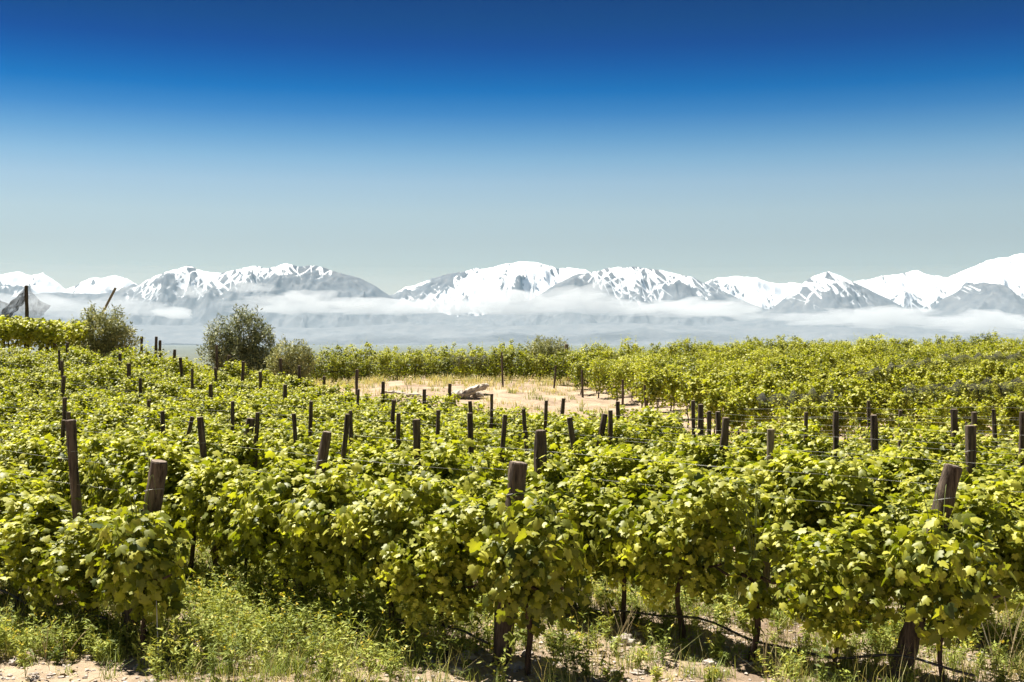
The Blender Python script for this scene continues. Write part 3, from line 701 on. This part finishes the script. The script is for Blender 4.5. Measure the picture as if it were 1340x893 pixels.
# stakes of the upper vineyard edge
for n_, (px, d, h) in enumerate([(658, 60, 1.7), (725, 60.5, 1.1), (762, 55, 1.2), (815, 48.5, 1.2), (846, 44, 1.2)]):
    x = (px - CX) / F * d
    make_post(x, d, .045, h, (rng.normal(0, .04), 0), f'{ORD[n_]} thin stake beside the upper vines on the sandy bank, from the left', 'stakes on the bank')

# ------------------------------------------------------------------ wires
def row_line(k, t0, t1, z, n=40, sag=.02, wig=0.0):
    s0 = row_start(k); t_ = np.linspace(t0, t1, n); P = s0[None] + DIR[None] * t_[:, None]
    zz = Hf(P[:, 0], P[:, 1]) * 0 + H0(P[:, 0], P[:, 1]) + z - sag * np.sin(t_ * math.pi / 4.2) ** 2 + wig * np.sin(t_ * 2.1 + k)
    return np.c_[P, zz]
def row_end(k):
    s0 = row_start(k); t_ = 0
    while t_ < 70:
        p_ = s0 + DIR * t_
        if p_[1] > FB(CX + F * p_[0] / p_[1]): break
        t_ += .5
    return t_
HN = [(1.28, 'lower'), (1.58, 'middle'), (1.84, 'top')]
for k in range(1, 13):
    for z, hn in HN:
        te = row_end(k)
        if te < 2: continue
        g = MB(); tube(g, row_line(k, 0, te, z), .001, 4)
        tag(g.build('trellis_wire', [M_wire]), f'{hn} thin trellis wire of {ROWN[k]}', 'wire', 'trellis wires')
# fence wires between near field and upper vineyard
for n_, z in enumerate((1.25, 1.55, 1.8, 1.98)):
    xs_ = np.linspace(4.2, 13.5, 24); ys_ = 22.3 + .02 * xs_ + 0 * xs_
    g = MB(); tube(g, np.c_[xs_, ys_, H0(xs_, ys_) + z - .05 * np.sin(xs_ * 1.1) ** 2], .0016, 4)
    tag(g.build('fence_wire', [M_wire]), f'{ORD[n_]} wire from the bottom of the fence below the upper vineyard', 'wire', 'fence wires')
# guy strings
for (x0, y0, z0), (x1, y1, z1), lab in [((-3.6, 12.45, 1.0), (-3.33, 11.65, 0.0), 'pale string running from the lower left post down to the ground'),
                                       ((4.15, 11.4, 1.05), (4.55, 11.6, 0.02), 'pale string running down beside the tilted right post')]:
    g = MB(); tube(g, [(x0, y0, z0), ((x0 + x1) / 2, (y0 + y1) / 2, (z0 + z1) / 2), (x1, y1, z1)], .0045, 5)
    tag(g.build('guy_string', [M_string]), lab, 'string', 'guy strings')

# ------------------------------------------------------------------ irrigation hoses
def hose(k, t0, t1, lab, base=.23, ph=0.0):
    n = 60; P = row_line(k, t0, t1, base, n, 0); t_ = np.linspace(t0, t1, n)
    P[:, 2] += .065 * np.sin(t_ * 2.4 + ph) + .02 * np.sin(t_ * 6.1 + ph); P[:, :2] += (-NRM * .12)[None] * (1 + .3 * np.sin(t_ * 3)[:, None])
    g = MB(); tube(g, P, .0125, 8); tag(g.build('irrigation_hose', [M_hose]), lab, 'hose', 'irrigation hoses')
hose(1, 0, 9, 'black drip hose strung low along the lower left row', .22, 1)
hose(2, -.2, 9, 'black drip hose strung low past the stubby centre post', .24, .5)
hose(3, -.9, 9, 'black drip hose curving low under the lower right row', .20, 2.6)

# ------------------------------------------------------------------ ground cover
def blades(mb, P, h, wd, lean, tone, mat=0, seg=2):
    n = len(P); a = rng.uniform(0, 2 * np.pi, n); d = np.c_[np.cos(a), np.sin(a), np.zeros(n)]
    side = np.c_[-np.sin(a), np.cos(a), np.zeros(n)]
    up = np.array([0, 0, 1.0])
    V = []
    for q, (s, wf) in enumerate(((0, 1), (.55, .75), (1.0, .08))):
        c = P + up * (h * s)[:, None] * (1 - .25 * (lean[:, None] * s) ** 2) + d * (h * lean * s ** 1.8)[:, None]
        V += [c - side * (wd * wf / 2)[:, None], c + side * (wd * wf / 2)[:, None]]
    V = np.stack(V, 1); b0 = np.arange(n)[:, None] * 6
    Fq = np.concatenate([b0 + [0, 1, 3, 2], b0 + [2, 3, 5, 4]])
    mb.add(V.reshape(-1, 3), Fq, np.repeat(tone, 6), mat)
def scatter(n, x0, x1, y0, y1): return rng.uniform(x0, x1, n), rng.uniform(y0, y1, n)
def clumps(n, per, spread, x0, x1, y0, y1, dens=None):
    cx, cy = scatter(n, x0, x1, y0, y1)
    if dens is not None:
        k = dens(cx, cy) > rng.random(n); cx, cy = cx[k], cy[k]
    x = np.repeat(cx, per) + rng.normal(0, spread, len(cx) * per); y = np.repeat(cy, per) + rng.normal(0, spread, len(cx) * per)
    cid = np.repeat(np.arange(len(cx)), per)
    return x, y, cid
def gdens(x, y):
    px = CX + F * x / np.maximum(y, 1)
    d = .82 + .6 * fbm(x / 1.1, y / 1.1, 5, 3)
    d = d - .5 * np.exp(-((px - 930) / 190.) ** 2) * (y < 13.2) - .9 * np.exp(-((px - 640) / 90.) ** 2) * (y < 12.3) - .8 * (px < 190) * (y < 12.1)
    d = d + .5 * np.exp(-((px - 400) / 130.) ** 2)
    return np.clip(d, 0.03, 1)
g = MB()
x, y, cid = clumps(4200, 26, .055, -7.5, 7.5, 10.6, 19, gdens); n = len(x)
ch = rng.uniform(.08, .26, cid.max() + 1)[cid]; ct = rng.choice([.3, .45, .6, .85], cid.max() + 1, p=[.25, .35, .25, .15])[cid]
blades(g, np.c_[x, y, Hf(x, y) - .01], ch * rng.uniform(.5, 1.2, n), rng.uniform(.004, .009, n), rng.uniform(.2, 1.1, n), np.clip(ct + rng.normal(0, .12, n), 0, 1))
x, y, cid = clumps(520, 10, .10, -7.5, 7.5, 10.6, 17, gdens); n = len(x)      # tall dry stalks
blades(g, np.c_[x, y, Hf(x, y) - .01], rng.uniform(.25, .5, n), rng.uniform(.003, .006, n), rng.uniform(.1, .8, n), rng.uniform(.75, 1, n))
tag(g.build('grass', [M_grass]), 'green and straw coloured grass growing under the front vine rows', 'grass', None, 'stuff')
# leafy weeds
sh_w = (np.array([(0, 0, 0), (.16, .5, -.02), (0, 1, -.1), (-.16, .5, -.02)]), np.array([(0, 1, 2), (0, 2, 3)]))
g = MB(); gfl = MB()
cx, cy = scatter(2000, -7.2, 7.2, 10.9, 18.5); kk = gdens(cx, cy) > rng.random(len(cx)); cx, cy = cx[kk], cy[kk]
ex_, ey_ = rng.uniform(-3.4, -.5, 300), rng.uniform(11.8, 16.5, 300); cx = np.r_[cx, ex_]; cy = np.r_[cy, ey_]
# leafy clumps at the foot of the left row
ax_, ay_ = rng.normal(-4.1, .45, 60), rng.normal(12.35, .22, 60); cx = np.r_[cx, ax_]; cy = np.r_[cy, ay_]
for a_, b_ in zip(cx, cy):
    z = gz(a_, b_); hh = rng.uniform(.12, .42) * (1.45 if abs(a_ + 1.9) < 1.5 else 1); ns = rng.integers(4, 10)
    tn = rng.uniform(.15, .8)
    for s_ in range(ns):
        az = rng.uniform(0, 6.28); ln = rng.uniform(.05, .55); k = 5; s = np.linspace(0, 1, k)
        pts = np.c_[a_ + math.cos(az) * ln * hh * s ** 1.5, b_ + math.sin(az) * ln * hh * s ** 1.5, z + hh * s * rng.uniform(.7, 1.05)]
        m_ = 13; ss = rng.uniform(.12, 1, m_); q = np.stack([np.interp(ss, s, pts[:, c]) for c in range(3)], -1)
        dr = rng.normal(0, 1, (m_, 3)); dr[:, 2] = np.abs(dr[:, 2]) * .8 + .2
        add_leaves(g, q, rng.normal(0, .5, (m_, 3)) + [0, 0, 1], norm(dr), rng.uniform(.03, .085, m_), 2, np.clip(tn + rng.normal(0, .15, m_), 0, 1), shape=sh_w)
        tube(g, pts[[0, 2, 4]], [.003, .002, .001], 3, tone=.5, cap=False)
        if rng.random() < .14:
            f_ = 5; tp = pts[-1][None] + rng.normal(0, .012, (f_, 3)); add_leaves(gfl, tp, rng.normal(0, .5, (f_, 3)) + [0, 0, 1], rng.normal(0, 1, (f_, 3)), rng.uniform(.014, .026, f_), 2, rng.random(f_))
tag(g.build('weeds', [M_weed]), 'low leafy weeds spread between the front vine rows', 'weeds', None, 'stuff')
tag(gfl.build('wildflowers', [M_flower]), 'tiny yellow wildflowers dotted over the weeds', 'wildflowers', None, 'stuff')
# dry grass on the sandy bank and foot of upper vines
g = MB(); x, y, cid = clumps(3000, 14, .12, -14, 14, 31, 68, lambda a, b: np.clip(.35 + .8 * fbm(a / 3, b / 3, 15, 3) + .5 * (b > 60), 0, 1)); n = len(x)
px = CX + F * x / y; k = (y > FB(px) + .5); x, y, cid = x[k], y[k], cid[k]; n = len(x)
blades(g, np.c_[x, y, Hf(x, y) - .01], rng.uniform(.08, .30, n) * (1 + .8 * (y > 60)), rng.uniform(.012, .026, n), rng.uniform(.2, 1.0, n), np.clip(rng.normal(.88, .12, n), .4, 1))
x, y, cid = clumps(900, 12, .16, -14, 12, 36, 66, lambda a, b: np.clip(.2 + .9 * fbm(a / 2.4, b / 2.4, 19, 3), 0, 1)); px = CX + F * x / y; k = (y > FB(px) + .5); x, y = x[k], y[k]; n = len(x)
blades(g, np.c_[x, y, Hf(x, y) - .01], rng.uniform(.1, .35, n), rng.uniform(.02, .04, n), rng.uniform(.2, 1.0, n), np.clip(rng.normal(.4, .15, n), 0, .8))
tag(g.build('dry_grass', [M_grass]), 'straw coloured dry grass over the sandy bank', 'dry grass', None, 'stuff')
# gravel and clods
g = MB(); v6, f6 = ico(1)
x, y = scatter(5200, -7, 7, 10.8, 15); zz = Hf(x, y)
for a_, b_, z in zip(x, y, zz):
    s = rng.uniform(.006, .03); q = v6 * rng.uniform(.6, 1.3, (len(v6), 1)) * [s, s * rng.uniform(.7, 1.3), s * .6] + [a_, b_, z + s * .2]; g.add(q, f6)
tag(g.build('gravel', [M_stone]), 'loose gravel and clods on the bare soil at the front', 'gravel', None, 'stuff')
g = MB(); n = 1500; x, y = scatter(n, -7, 7, 10.8, 15.5); P = np.c_[x, y, Hf(x, y) + .006]
add_leaves(g, P, rng.normal(0, .3, (n, 3)) + [0, 0, 1], rng.normal(0, 1, (n, 3)) * [1, 1, .1], rng.uniform(.03, .085, n), 1, rng.random(n))
for _ in range(160):
    a_, b_ = rng.uniform(-6, 6), rng.uniform(10.9, 15); th_ = rng.uniform(0, 6.28); l_ = rng.uniform(.05, .3); z_ = gz(a_, b_) + .012
    tube(g, [(a_, b_, z_), (a_ + l_ * .5 * math.cos(th_), b_ + l_ * .5 * math.sin(th_), z_ + .02), (a_ + l_ * math.cos(th_ + .2), b_ + l_ * math.sin(th_ + .2), z_)], [.005, .004, .003], 4, cap=False)
tag(g.build('leaf_litter', [M_dry]), 'dead leaves and cut twigs lying on the bare soil', 'leaf litter', None, 'stuff')
v2, f2 = ico(4)
def stone(x, y, sx, sy, sz, label, name='stone', group='stones on the soil', mat=None):
    k = rng.uniform(0, 50); n_ = np.array([mnoise.fractal(Vector(v * 1.7) + Vector((k, 0, 0)), .7, 2.1, 6) for v in v2]); n_ = np.round(n_ * 5) / 5 * .6 + n_ * .4
    g = MB(); g.add(v2 * (1 + .42 * n_[:, None]) * [sx, sy, sz], f2, smooth=True); o_ = g.build(name, [mat or M_stone]); o_.location = (x, y, gz(x, y) + sz * .35); o_.rotation_euler = (0, 0, rng.uniform(-.5, .5))
    tag(o_, label, name, group)
for px, d, s, lab in [(676, 11.75, .07, 'whitish stone just right of the foot of the stubby centre post'), (610, 12.0, .08, 'pale stone left of the foot of the stubby centre post'),
    (600, 11.55, .06, 'small grey stone on bare soil left of the centre post'), (815, 12.7, .10, 'flat pale stone in the shade behind the centre row end'),
    (690, 12.1, .05, 'small stone lying behind the whitish stone at the centre post'), (835, 11.6, .05, 'small upright pale stone on bare soil right of centre'),
    (20, 12.0, .05, 'pale stone on bare soil in the bottom left corner'), (930, 11.9, .06, 'pale stone on the bare soil between centre and right rows'), (560, 12.2, .06, 'stone in the grass left of the centre post')]:
    stone((px - CX) / F * d, d, s * 1.2, s, s * .6, lab)
# pale rock slab on the bank
for px, d, a_, b_, c_, lab, ry, dz in [(611, 53.0, .68, .34, .17, 'long whitish rock slanting up to the right on the sandy bank', -.5, .16), (629, 54.5, .34, .3, .15, 'whitish rock at the upper right end of the long rock', -.3, .30),
     (596, 52.6, .38, .35, .20, 'whitish rock at the lower left end of the long rock', -.2, .10), (606, 53.0, .30, .25, .15, 'small pale rock under the middle of the long rock', .2, .05), (625, 53.5, .28, .22, .14, 'small pale rock below the right end of the long rock', .3, .0),
     (545, 53.0, .55, .25, .12, 'low tan rock on the sandy bank left of the long rock', .1, -.02), (515, 54.5, .45, .25, .12, 'low tan rock farthest left on the sandy bank', 0, -.02)]:
    stone((px - CX) / F * d, d, a_, b_, c_, lab, 'rock', 'rocks on the sandy bank', M_rock)
    o_ = COL.objects[-1]; o_.rotation_euler = (0, ry, rng.uniform(-.2, .2)); o_.location.z += dz

# ------------------------------------------------------------------ trees
sh_o = (np.array([(0, 0, 0), (.13, .5, 0), (0, 1, 0), (-.13, .5, 0)]), np.array([(0, 1, 2), (0, 2, 3)]))
def bushy(name, px, d, lobes, label, cat, mat, nb=420, lf=.11, spray=.45, group=None, upright=.6):
    """lobes: (dx, dz, rx, rz) in metres above the ground at the tree's foot"""
    x = (px - CX) / F * d; z = gz(x, d); e = empty(name, (x, d, z)); tag(e, label, cat, group)
    tr = MB(); cr_ = MB()
    w_ = np.array([l[2] * l[3] for l in lobes]); w_ = w_ / w_.sum()
    for (dx, dz, rx, rz) in lobes:
        k = 7; s = np.linspace(0, 1, k); yy = rng.uniform(-.3, .3) * rx
        pts = np.c_[dx * s ** 1.3 + .06 * np.sin(s * 6), yy * s, -.1 + (dz + .1) * s]
        tube(tr, pts, np.linspace(.10, .03, k), 7, wob=.15)
        for b_ in range(7):
            s0 = rng.uniform(.3, .9); p0 = np.array([np.interp(s0, s, pts[:, c]) for c in range(3)])
            v = rng.normal(0, 1, 3); v[2] = abs(v[2]) + .4; v = v / np.linalg.norm(v) * rng.uniform(.5, 1) * rx
            tube(tr, [p0, p0 + v * .5 + [0, 0, .05], p0 + v], [.03, .018, .008], 5, cap=False)
    tr.build('trunk', [M_trunk], e)
    for b_ in range(nb):
        l = lobes[rng.choice(len(lobes), p=w_)]; v = rng.normal(0, 1, 3); v = v / np.linalg.norm(v)
        rr = rng.uniform(.35, 1.0) ** .6 * (1 + .16 * math.sin(v[0] * 7 + v[2] * 5 + l[0] * 3))
        c = np.array([l[0] + v[0] * l[2] * rr, v[1] * l[2] * .9 * rr, l[1] + v[2] * l[3] * rr])
        if c[2] < .25: c[2] = .25 + rng.random() * .2
        dr = v * (1 - upright) + np.array([0, 0, upright]) + rng.normal(0, .25, 3); dr = dr / np.linalg.norm(dr)
        m_ = 22; s = rng.random(m_); P = c + dr * (s * spray)[:, None] + rng.normal(0, .045, (m_, 3))
        tp = dr[None] * .8 + rng.normal(0, .6, (m_, 3)); tn = np.clip(rng.normal(.5, .16) + rng.normal(0, .18, m_), 0, 1)
        add_leaves(cr_, P, rng.normal(0, .7, (m_, 3)) + v * .6 + [0, 0, .4], tp, rng.uniform(.6, 1.2, m_) * lf, 2, tn, shape=sh_o)
    cr_.build('crown', [mat], e)
    return e
bushy('olive_tree', 318, 56, [(-1.0, 2.1, .66, 1.05), (.05, 2.55, .70, 1.2), (.8, 1.95, .72, 1.05), (-.3, 1.4, 1.1, .8), (.45, 1.1, 1.05, .8)], 'tall grey green olive tree with two peaks on the ridge', 'tree', M_olive, 900, .19)
bushy('olive_tree', 382, 54, [(-.15, 1.4, .7, .95), (.35, 1.35, .55, .85), (-.6, 1.0, .5, .7)], 'small wispy pale olive tree right of the tall olive tree', 'tree', M_shrub, 380, .17, upright=.75)
bushy('bushy_tree', 131, 53, [(-.85, 1.6, .70, .85), (0, 1.95, .95, 1.05), (.8, 1.6, .65, .85), (-.2, 1.0, 1.2, .6)], 'round olive brown bushy tree between the net and the ridge posts', 'tree', M_shrub, 800, .18)
bushy('shrub', 716, 68, [(-.3, 1.25, .75, .8), (.5, 1.2, .65, .7)], 'dry greyish shrub among the top row of the upper vines', 'shrub', M_shrub, 260, .16, upright=.8)
make_post((740 - CX) / F * 67, 67, .11, 1.9, (.05, 0), 'pale stub post beside the dry shrub on the skyline', 'stakes on the bank', tan=True)
# leaning pole
make_post(-19.9, 55, .06, 4.1, (.55, .0), 'grey wooden pole leaning far right behind the bushy tree', 'net poles', tan=True)

# ------------------------------------------------------------------ pergola, hail net
DP = 50.5
def wpt(px, py, d=DP): return np.array([(px - CX) / F * d, d, CH - (py - CY) / F * d])
for n_, px in enumerate((4, 37, 54, 63, 72, 82)):
    x = (px - CX) / F * (DP - .4 + .35 * (n_ % 2)); y = DP - .4 + .35 * (n_ % 2)
    make_post(x, y, .075, 3.75 - gz(x, y) if px != 37 else 5.35 - gz(x, y), (rng.normal(0, .02), 0), 'tall pole carrying the peak of the hail net' if px == 37 else f'{ORD[n_ - (n_ > 1)]} dark post holding up the raised vine canopy, from the left', 'pergola posts', tan=False)
for n_, px in enumerate((-12, 12, 33, 52, 68, 82)):
    x = (px - CX) / F * DP; zg = gz(x, DP); e = empty('pergola_vine', (x, DP, zg)); tag(e, f'{ORD[n_]} vine trained over the raised canopy under the net, from the left', 'grapevine', 'vines over the pergola')
    tr = MB(); s = np.linspace(0, 1, 6); tube(tr, np.c_[.06 * np.sin(s * 5), .05 * s, -.1 + (3.5 - zg) * s], np.linspace(.05, .03, 6), 6, wob=.15); tr.build('trunk', [M_trunk], e)
    fo = MB(); m_ = 900; P = rng.uniform(-1, 1, (m_, 3)) * [.55, 1.6, .30] + [0, 0, 3.42 - zg + .22]
    if px > 60: P[:, 2] -= .12
    hang = rng.random(m_) < .25; P[hang, 2] -= rng.uniform(0, .75, hang.sum()) ** 1.3
    P[:, 2] += .10 * np.sin(P[:, 0] * 6 + n_) + rng.normal(0, .06, m_)
    add_leaves(fo, P, rng.normal(0, .5, (m_, 3)) + [0, -.3, .8], rng.normal(0, .5, (m_, 3)) + [0, -.5, -.7], rng.uniform(.1, .2, m_), 1, np.clip(rng.normal(.5, .2, m_), 0, 1)); fo.build('foliage', [M_leaf], e)
def patch(mb, c, nu, nv, sag, mat, wr=.06):
    """bilinear patch of corners c with sag and wrinkles"""
    c = [np.array(q) for q in c]; u, v = np.meshgrid(np.linspace(0, 1, nu), np.linspace(0, 1, nv))
    P = (1 - u)[..., None] * (1 - v)[..., None] * c[0] + u[..., None] * (1 - v)[..., None] * c[1] + u[..., None] * v[..., None] * c[2] + (1 - u)[..., None] * v[..., None] * c[3]
    P[..., 2] -= sag * np.sin(u * np.pi) * (1 - v * .5); P[..., 1] += wr * np.sin(u * 19 + v * 7) + wr * .7 * np.sin(v * 23 - u * 5)
    P[..., 2] -= .05 * np.abs(np.sin(v * 9 + u * 3)) * np.sin(u * np.pi)
    i = np.arange(nv - 1)[:, None] * nu; j = np.arange(nu - 1)[None]
    mb.add(P.reshape(-1, 3), np.stack([i + j, i + j + 1, i + nu + j + 1, i + nu + j], -1).reshape(-1, 4), mat=mat, smooth=True)
e = empty('hail_net', wpt(37, 416)); tag(e, 'dark see-through hail net hung from the tall pole over the raised canopy', 'net', 'hail nets')
o0 = wpt(37, 416)
g = MB(); patch(g, [wpt(36, 373) - o0, wpt(66, 400, 49) - o0, wpt(56, 414, 49) - o0, wpt(36, 417) - o0], 22, 22, .12, 0); g.build('hanging_panel', [M_net], e)
g = MB(); patch(g, [wpt(35, 373) - o0, wpt(36, 390) - o0, wpt(10, 420, 51.5) - o0, wpt(-4, 416, 51.5) - o0], 12, 26, .1, 0, .12); g.build('gathered_strip', [M_net2], e)
g = MB(); patch(g, [wpt(33, 376, 50.9) - o0, wpt(36, 400, 50.9) - o0, wpt(34, 418, 51) - o0, wpt(14, 412, 51.5) - o0], 12, 16, .05, 0); g.build('back_panel', [M_net], e)
o0 = wpt(-8, 380); e = empty('hail_net', o0); tag(e, 'second dark hail net sagging at the very left edge', 'net', 'hail nets')
g = MB(); patch(g, [wpt(-14, 374) - o0, wpt(14, 398, 51.2) - o0, wpt(6, 414, 51.5) - o0, wpt(-16, 416) - o0], 18, 18, .15, 0); g.build('hanging_panel', [M_net], e)
make_post((-14 - CX) / F * DP, DP, .07, 5.3 - gz((-14 - CX) / F * DP, DP), (0, 0), 'pole outside the left edge holding the second net', 'net poles')

# grey nets gathered along upper rows
def net_roll(px0, px1, d0, d1, zz, lab, wd=.42):
    n = 60; s = np.linspace(0, 1, n); d = d0 + (d1 - d0) * s; x = (px0 + (px1 - px0) * s - CX) / F * d
    z = H0(x, d) + zz + .07 * np.sin(s * 31) + .05 * fbm(s * 14, s * 0, 3)
    V = []
    for q, (dy, dz) in enumerate(((-.30, -wd * .7), (-.22, -.05), (0, .10), (.22, -.05))): V.append(np.c_[x, d + dy + .05 * np.sin(s * 40 + q), z + dz + .04 * np.sin(s * 53 + q * 2)])
    V = np.stack(V, 0); i = np.arange(3)[:, None] * n; j = np.arange(n - 1)[None]
    g = MB(); g.add(V.reshape(-1, 3), np.stack([i + j, i + j + 1, i + n + j + 1, i + n + j], -1).reshape(-1, 4), smooth=True)
    tag(g.build('vine_net', [M_net3]), lab, 'net', 'grey nets gathered on the upper vines')
net_roll(1120, 1225, 36, 44, 1.75, 'grey net draped on the upper vines in the middle of the right half')
net_roll(1180, 1350, 30, 33, 1.75, 'grey net draped near the right edge of the upper vineyard')
net_roll(990, 1100, 30.5, 31.5, 1.55, 'low grey net bundle just above the fence wires')
net_roll(1230, 1345, 45, 47, 1.8, 'long grey net high on the upper vineyard at the right')
net_roll(590, 640, 65.2, 65.4, 1.2, 'small grey net on the top row above the sandy bank', .6)

# ------------------------------------------------------------------ front extras: foliage wrapped round the end posts, hanging shoot, dry stalks
def extra_vine(x, y, n, spread, zc, zr, lab, big=.84):
    e = empty('grapevine', (x, y, gz(x, y)), row_ang); tag(e, lab, 'grapevine', 'end grapevines wrapped round their posts')
    vine_trunk(0, 'x').build('trunk', [M_trunk], e)
    fo = MB(); P = rng.normal(0, 1, (n, 3)); P = norm(P); lump = np.array([1 + .28 * mnoise.noise(Vector(v * 2.2) + Vector((x * 5, 3, 1))) + .22 * mnoise.noise(Vector(v * 5) + Vector((x * 5, 9, 1))) for v in P])
    P = P * (rng.uniform(.35, 1.1, n) * lump)[:, None] * [spread * 1.1, spread, zr] + [0, 0, zc]
    o_ = norm((P - [0, 0, zc]) / [1, 1, 1.8]); P[:, 2] = np.maximum(P[:, 2], .25)
    add_leaves(fo, P, o_ * .7 + [0, 0, .55] + rng.normal(0, .62, (n, 3)), o_ * .5 + [0, 0, -.8] + rng.normal(0, .5, (n, 3)), big * rng.uniform(.06, .15, n), 0, np.clip(rng.normal(.30, .15, n), 0, 1)); fo.build('foliage', [M_leaf], e)
    cn = MB()
    for q in range(14):
        s = np.linspace(0, 1, 9); a = rng.uniform(0, 6.28); r_ = rng.uniform(.2, 1.1) * spread
        tube(cn, np.c_[math.cos(a) * r_ * s, math.sin(a) * r_ * s, .8 + rng.uniform(.3, 1.0) * np.sin(s * 2.2) ], np.linspace(.006, .002, 9), 4, cap=False)
    cn.build('shoots', [M_cane], e)
extra_vine(.16, 11.45, 980, .46, 1.08, .62, 'broad leaved grapevine wrapped round the stubby centre post')
extra_vine(-3.66, 12.2, 800, .42, .96, .52, 'grapevine hanging over the tied lower left post')
extra_vine(3.85, 11.1, 860, .48, 1.02, .55, 'grapevine hanging round the tilted lower right post')
extra_vine(2.35, 12.0, 110, .17, .72, .42, 'narrow trailing grapevine hanging alone in the gap between two vines', .85)

for q, (px, d, h) in enumerate([(1000, 11.5, .5), (1015, 11.5, .42), (1120, 11.4, .45), (1330, 11.6, .9), (1318, 11.5, .7), (1300, 11.7, .8), (60, 12.0, .45), (85, 12.0, .4), (805, 12.3, .5), (818, 12.4, .55)]):
    x = (px - CX) / F * d; g = MB(); z = gz(x, d)
    for s_ in range(5):
        s = np.linspace(0, 1, 6); a = rng.uniform(0, 6.28); l = rng.uniform(.1, .6)
        tube(g, np.c_[x + math.cos(a) * l * h * s ** 1.4, d + math.sin(a) * l * h * s ** 1.4, z - .01 + h * rng.uniform(.7, 1) * s], np.linspace(.0035, .0015, 6), 4, cap=False)
    tag(g.build('dry_stalk', [M_dry]), ['dry', 'dry forked', 'short dry', 'tall dry', 'bent dry', 'pale dry', 'dry curved', 'low dry', 'brittle dry', 'thin dry'][q] + ' weed stalk ' + ['in front of the gap right of centre', 'just right of the stalk at the gap', 'in front of the lower right row', 'at the lower right corner', 'left of the corner stalk', 'right of the tilted post foot', 'at the foot of the left row', 'beside the left row stalk', 'in the shade right of the centre post', 'behind the shade right of the centre post'][q], 'dry stalk', 'dry weed stalks')
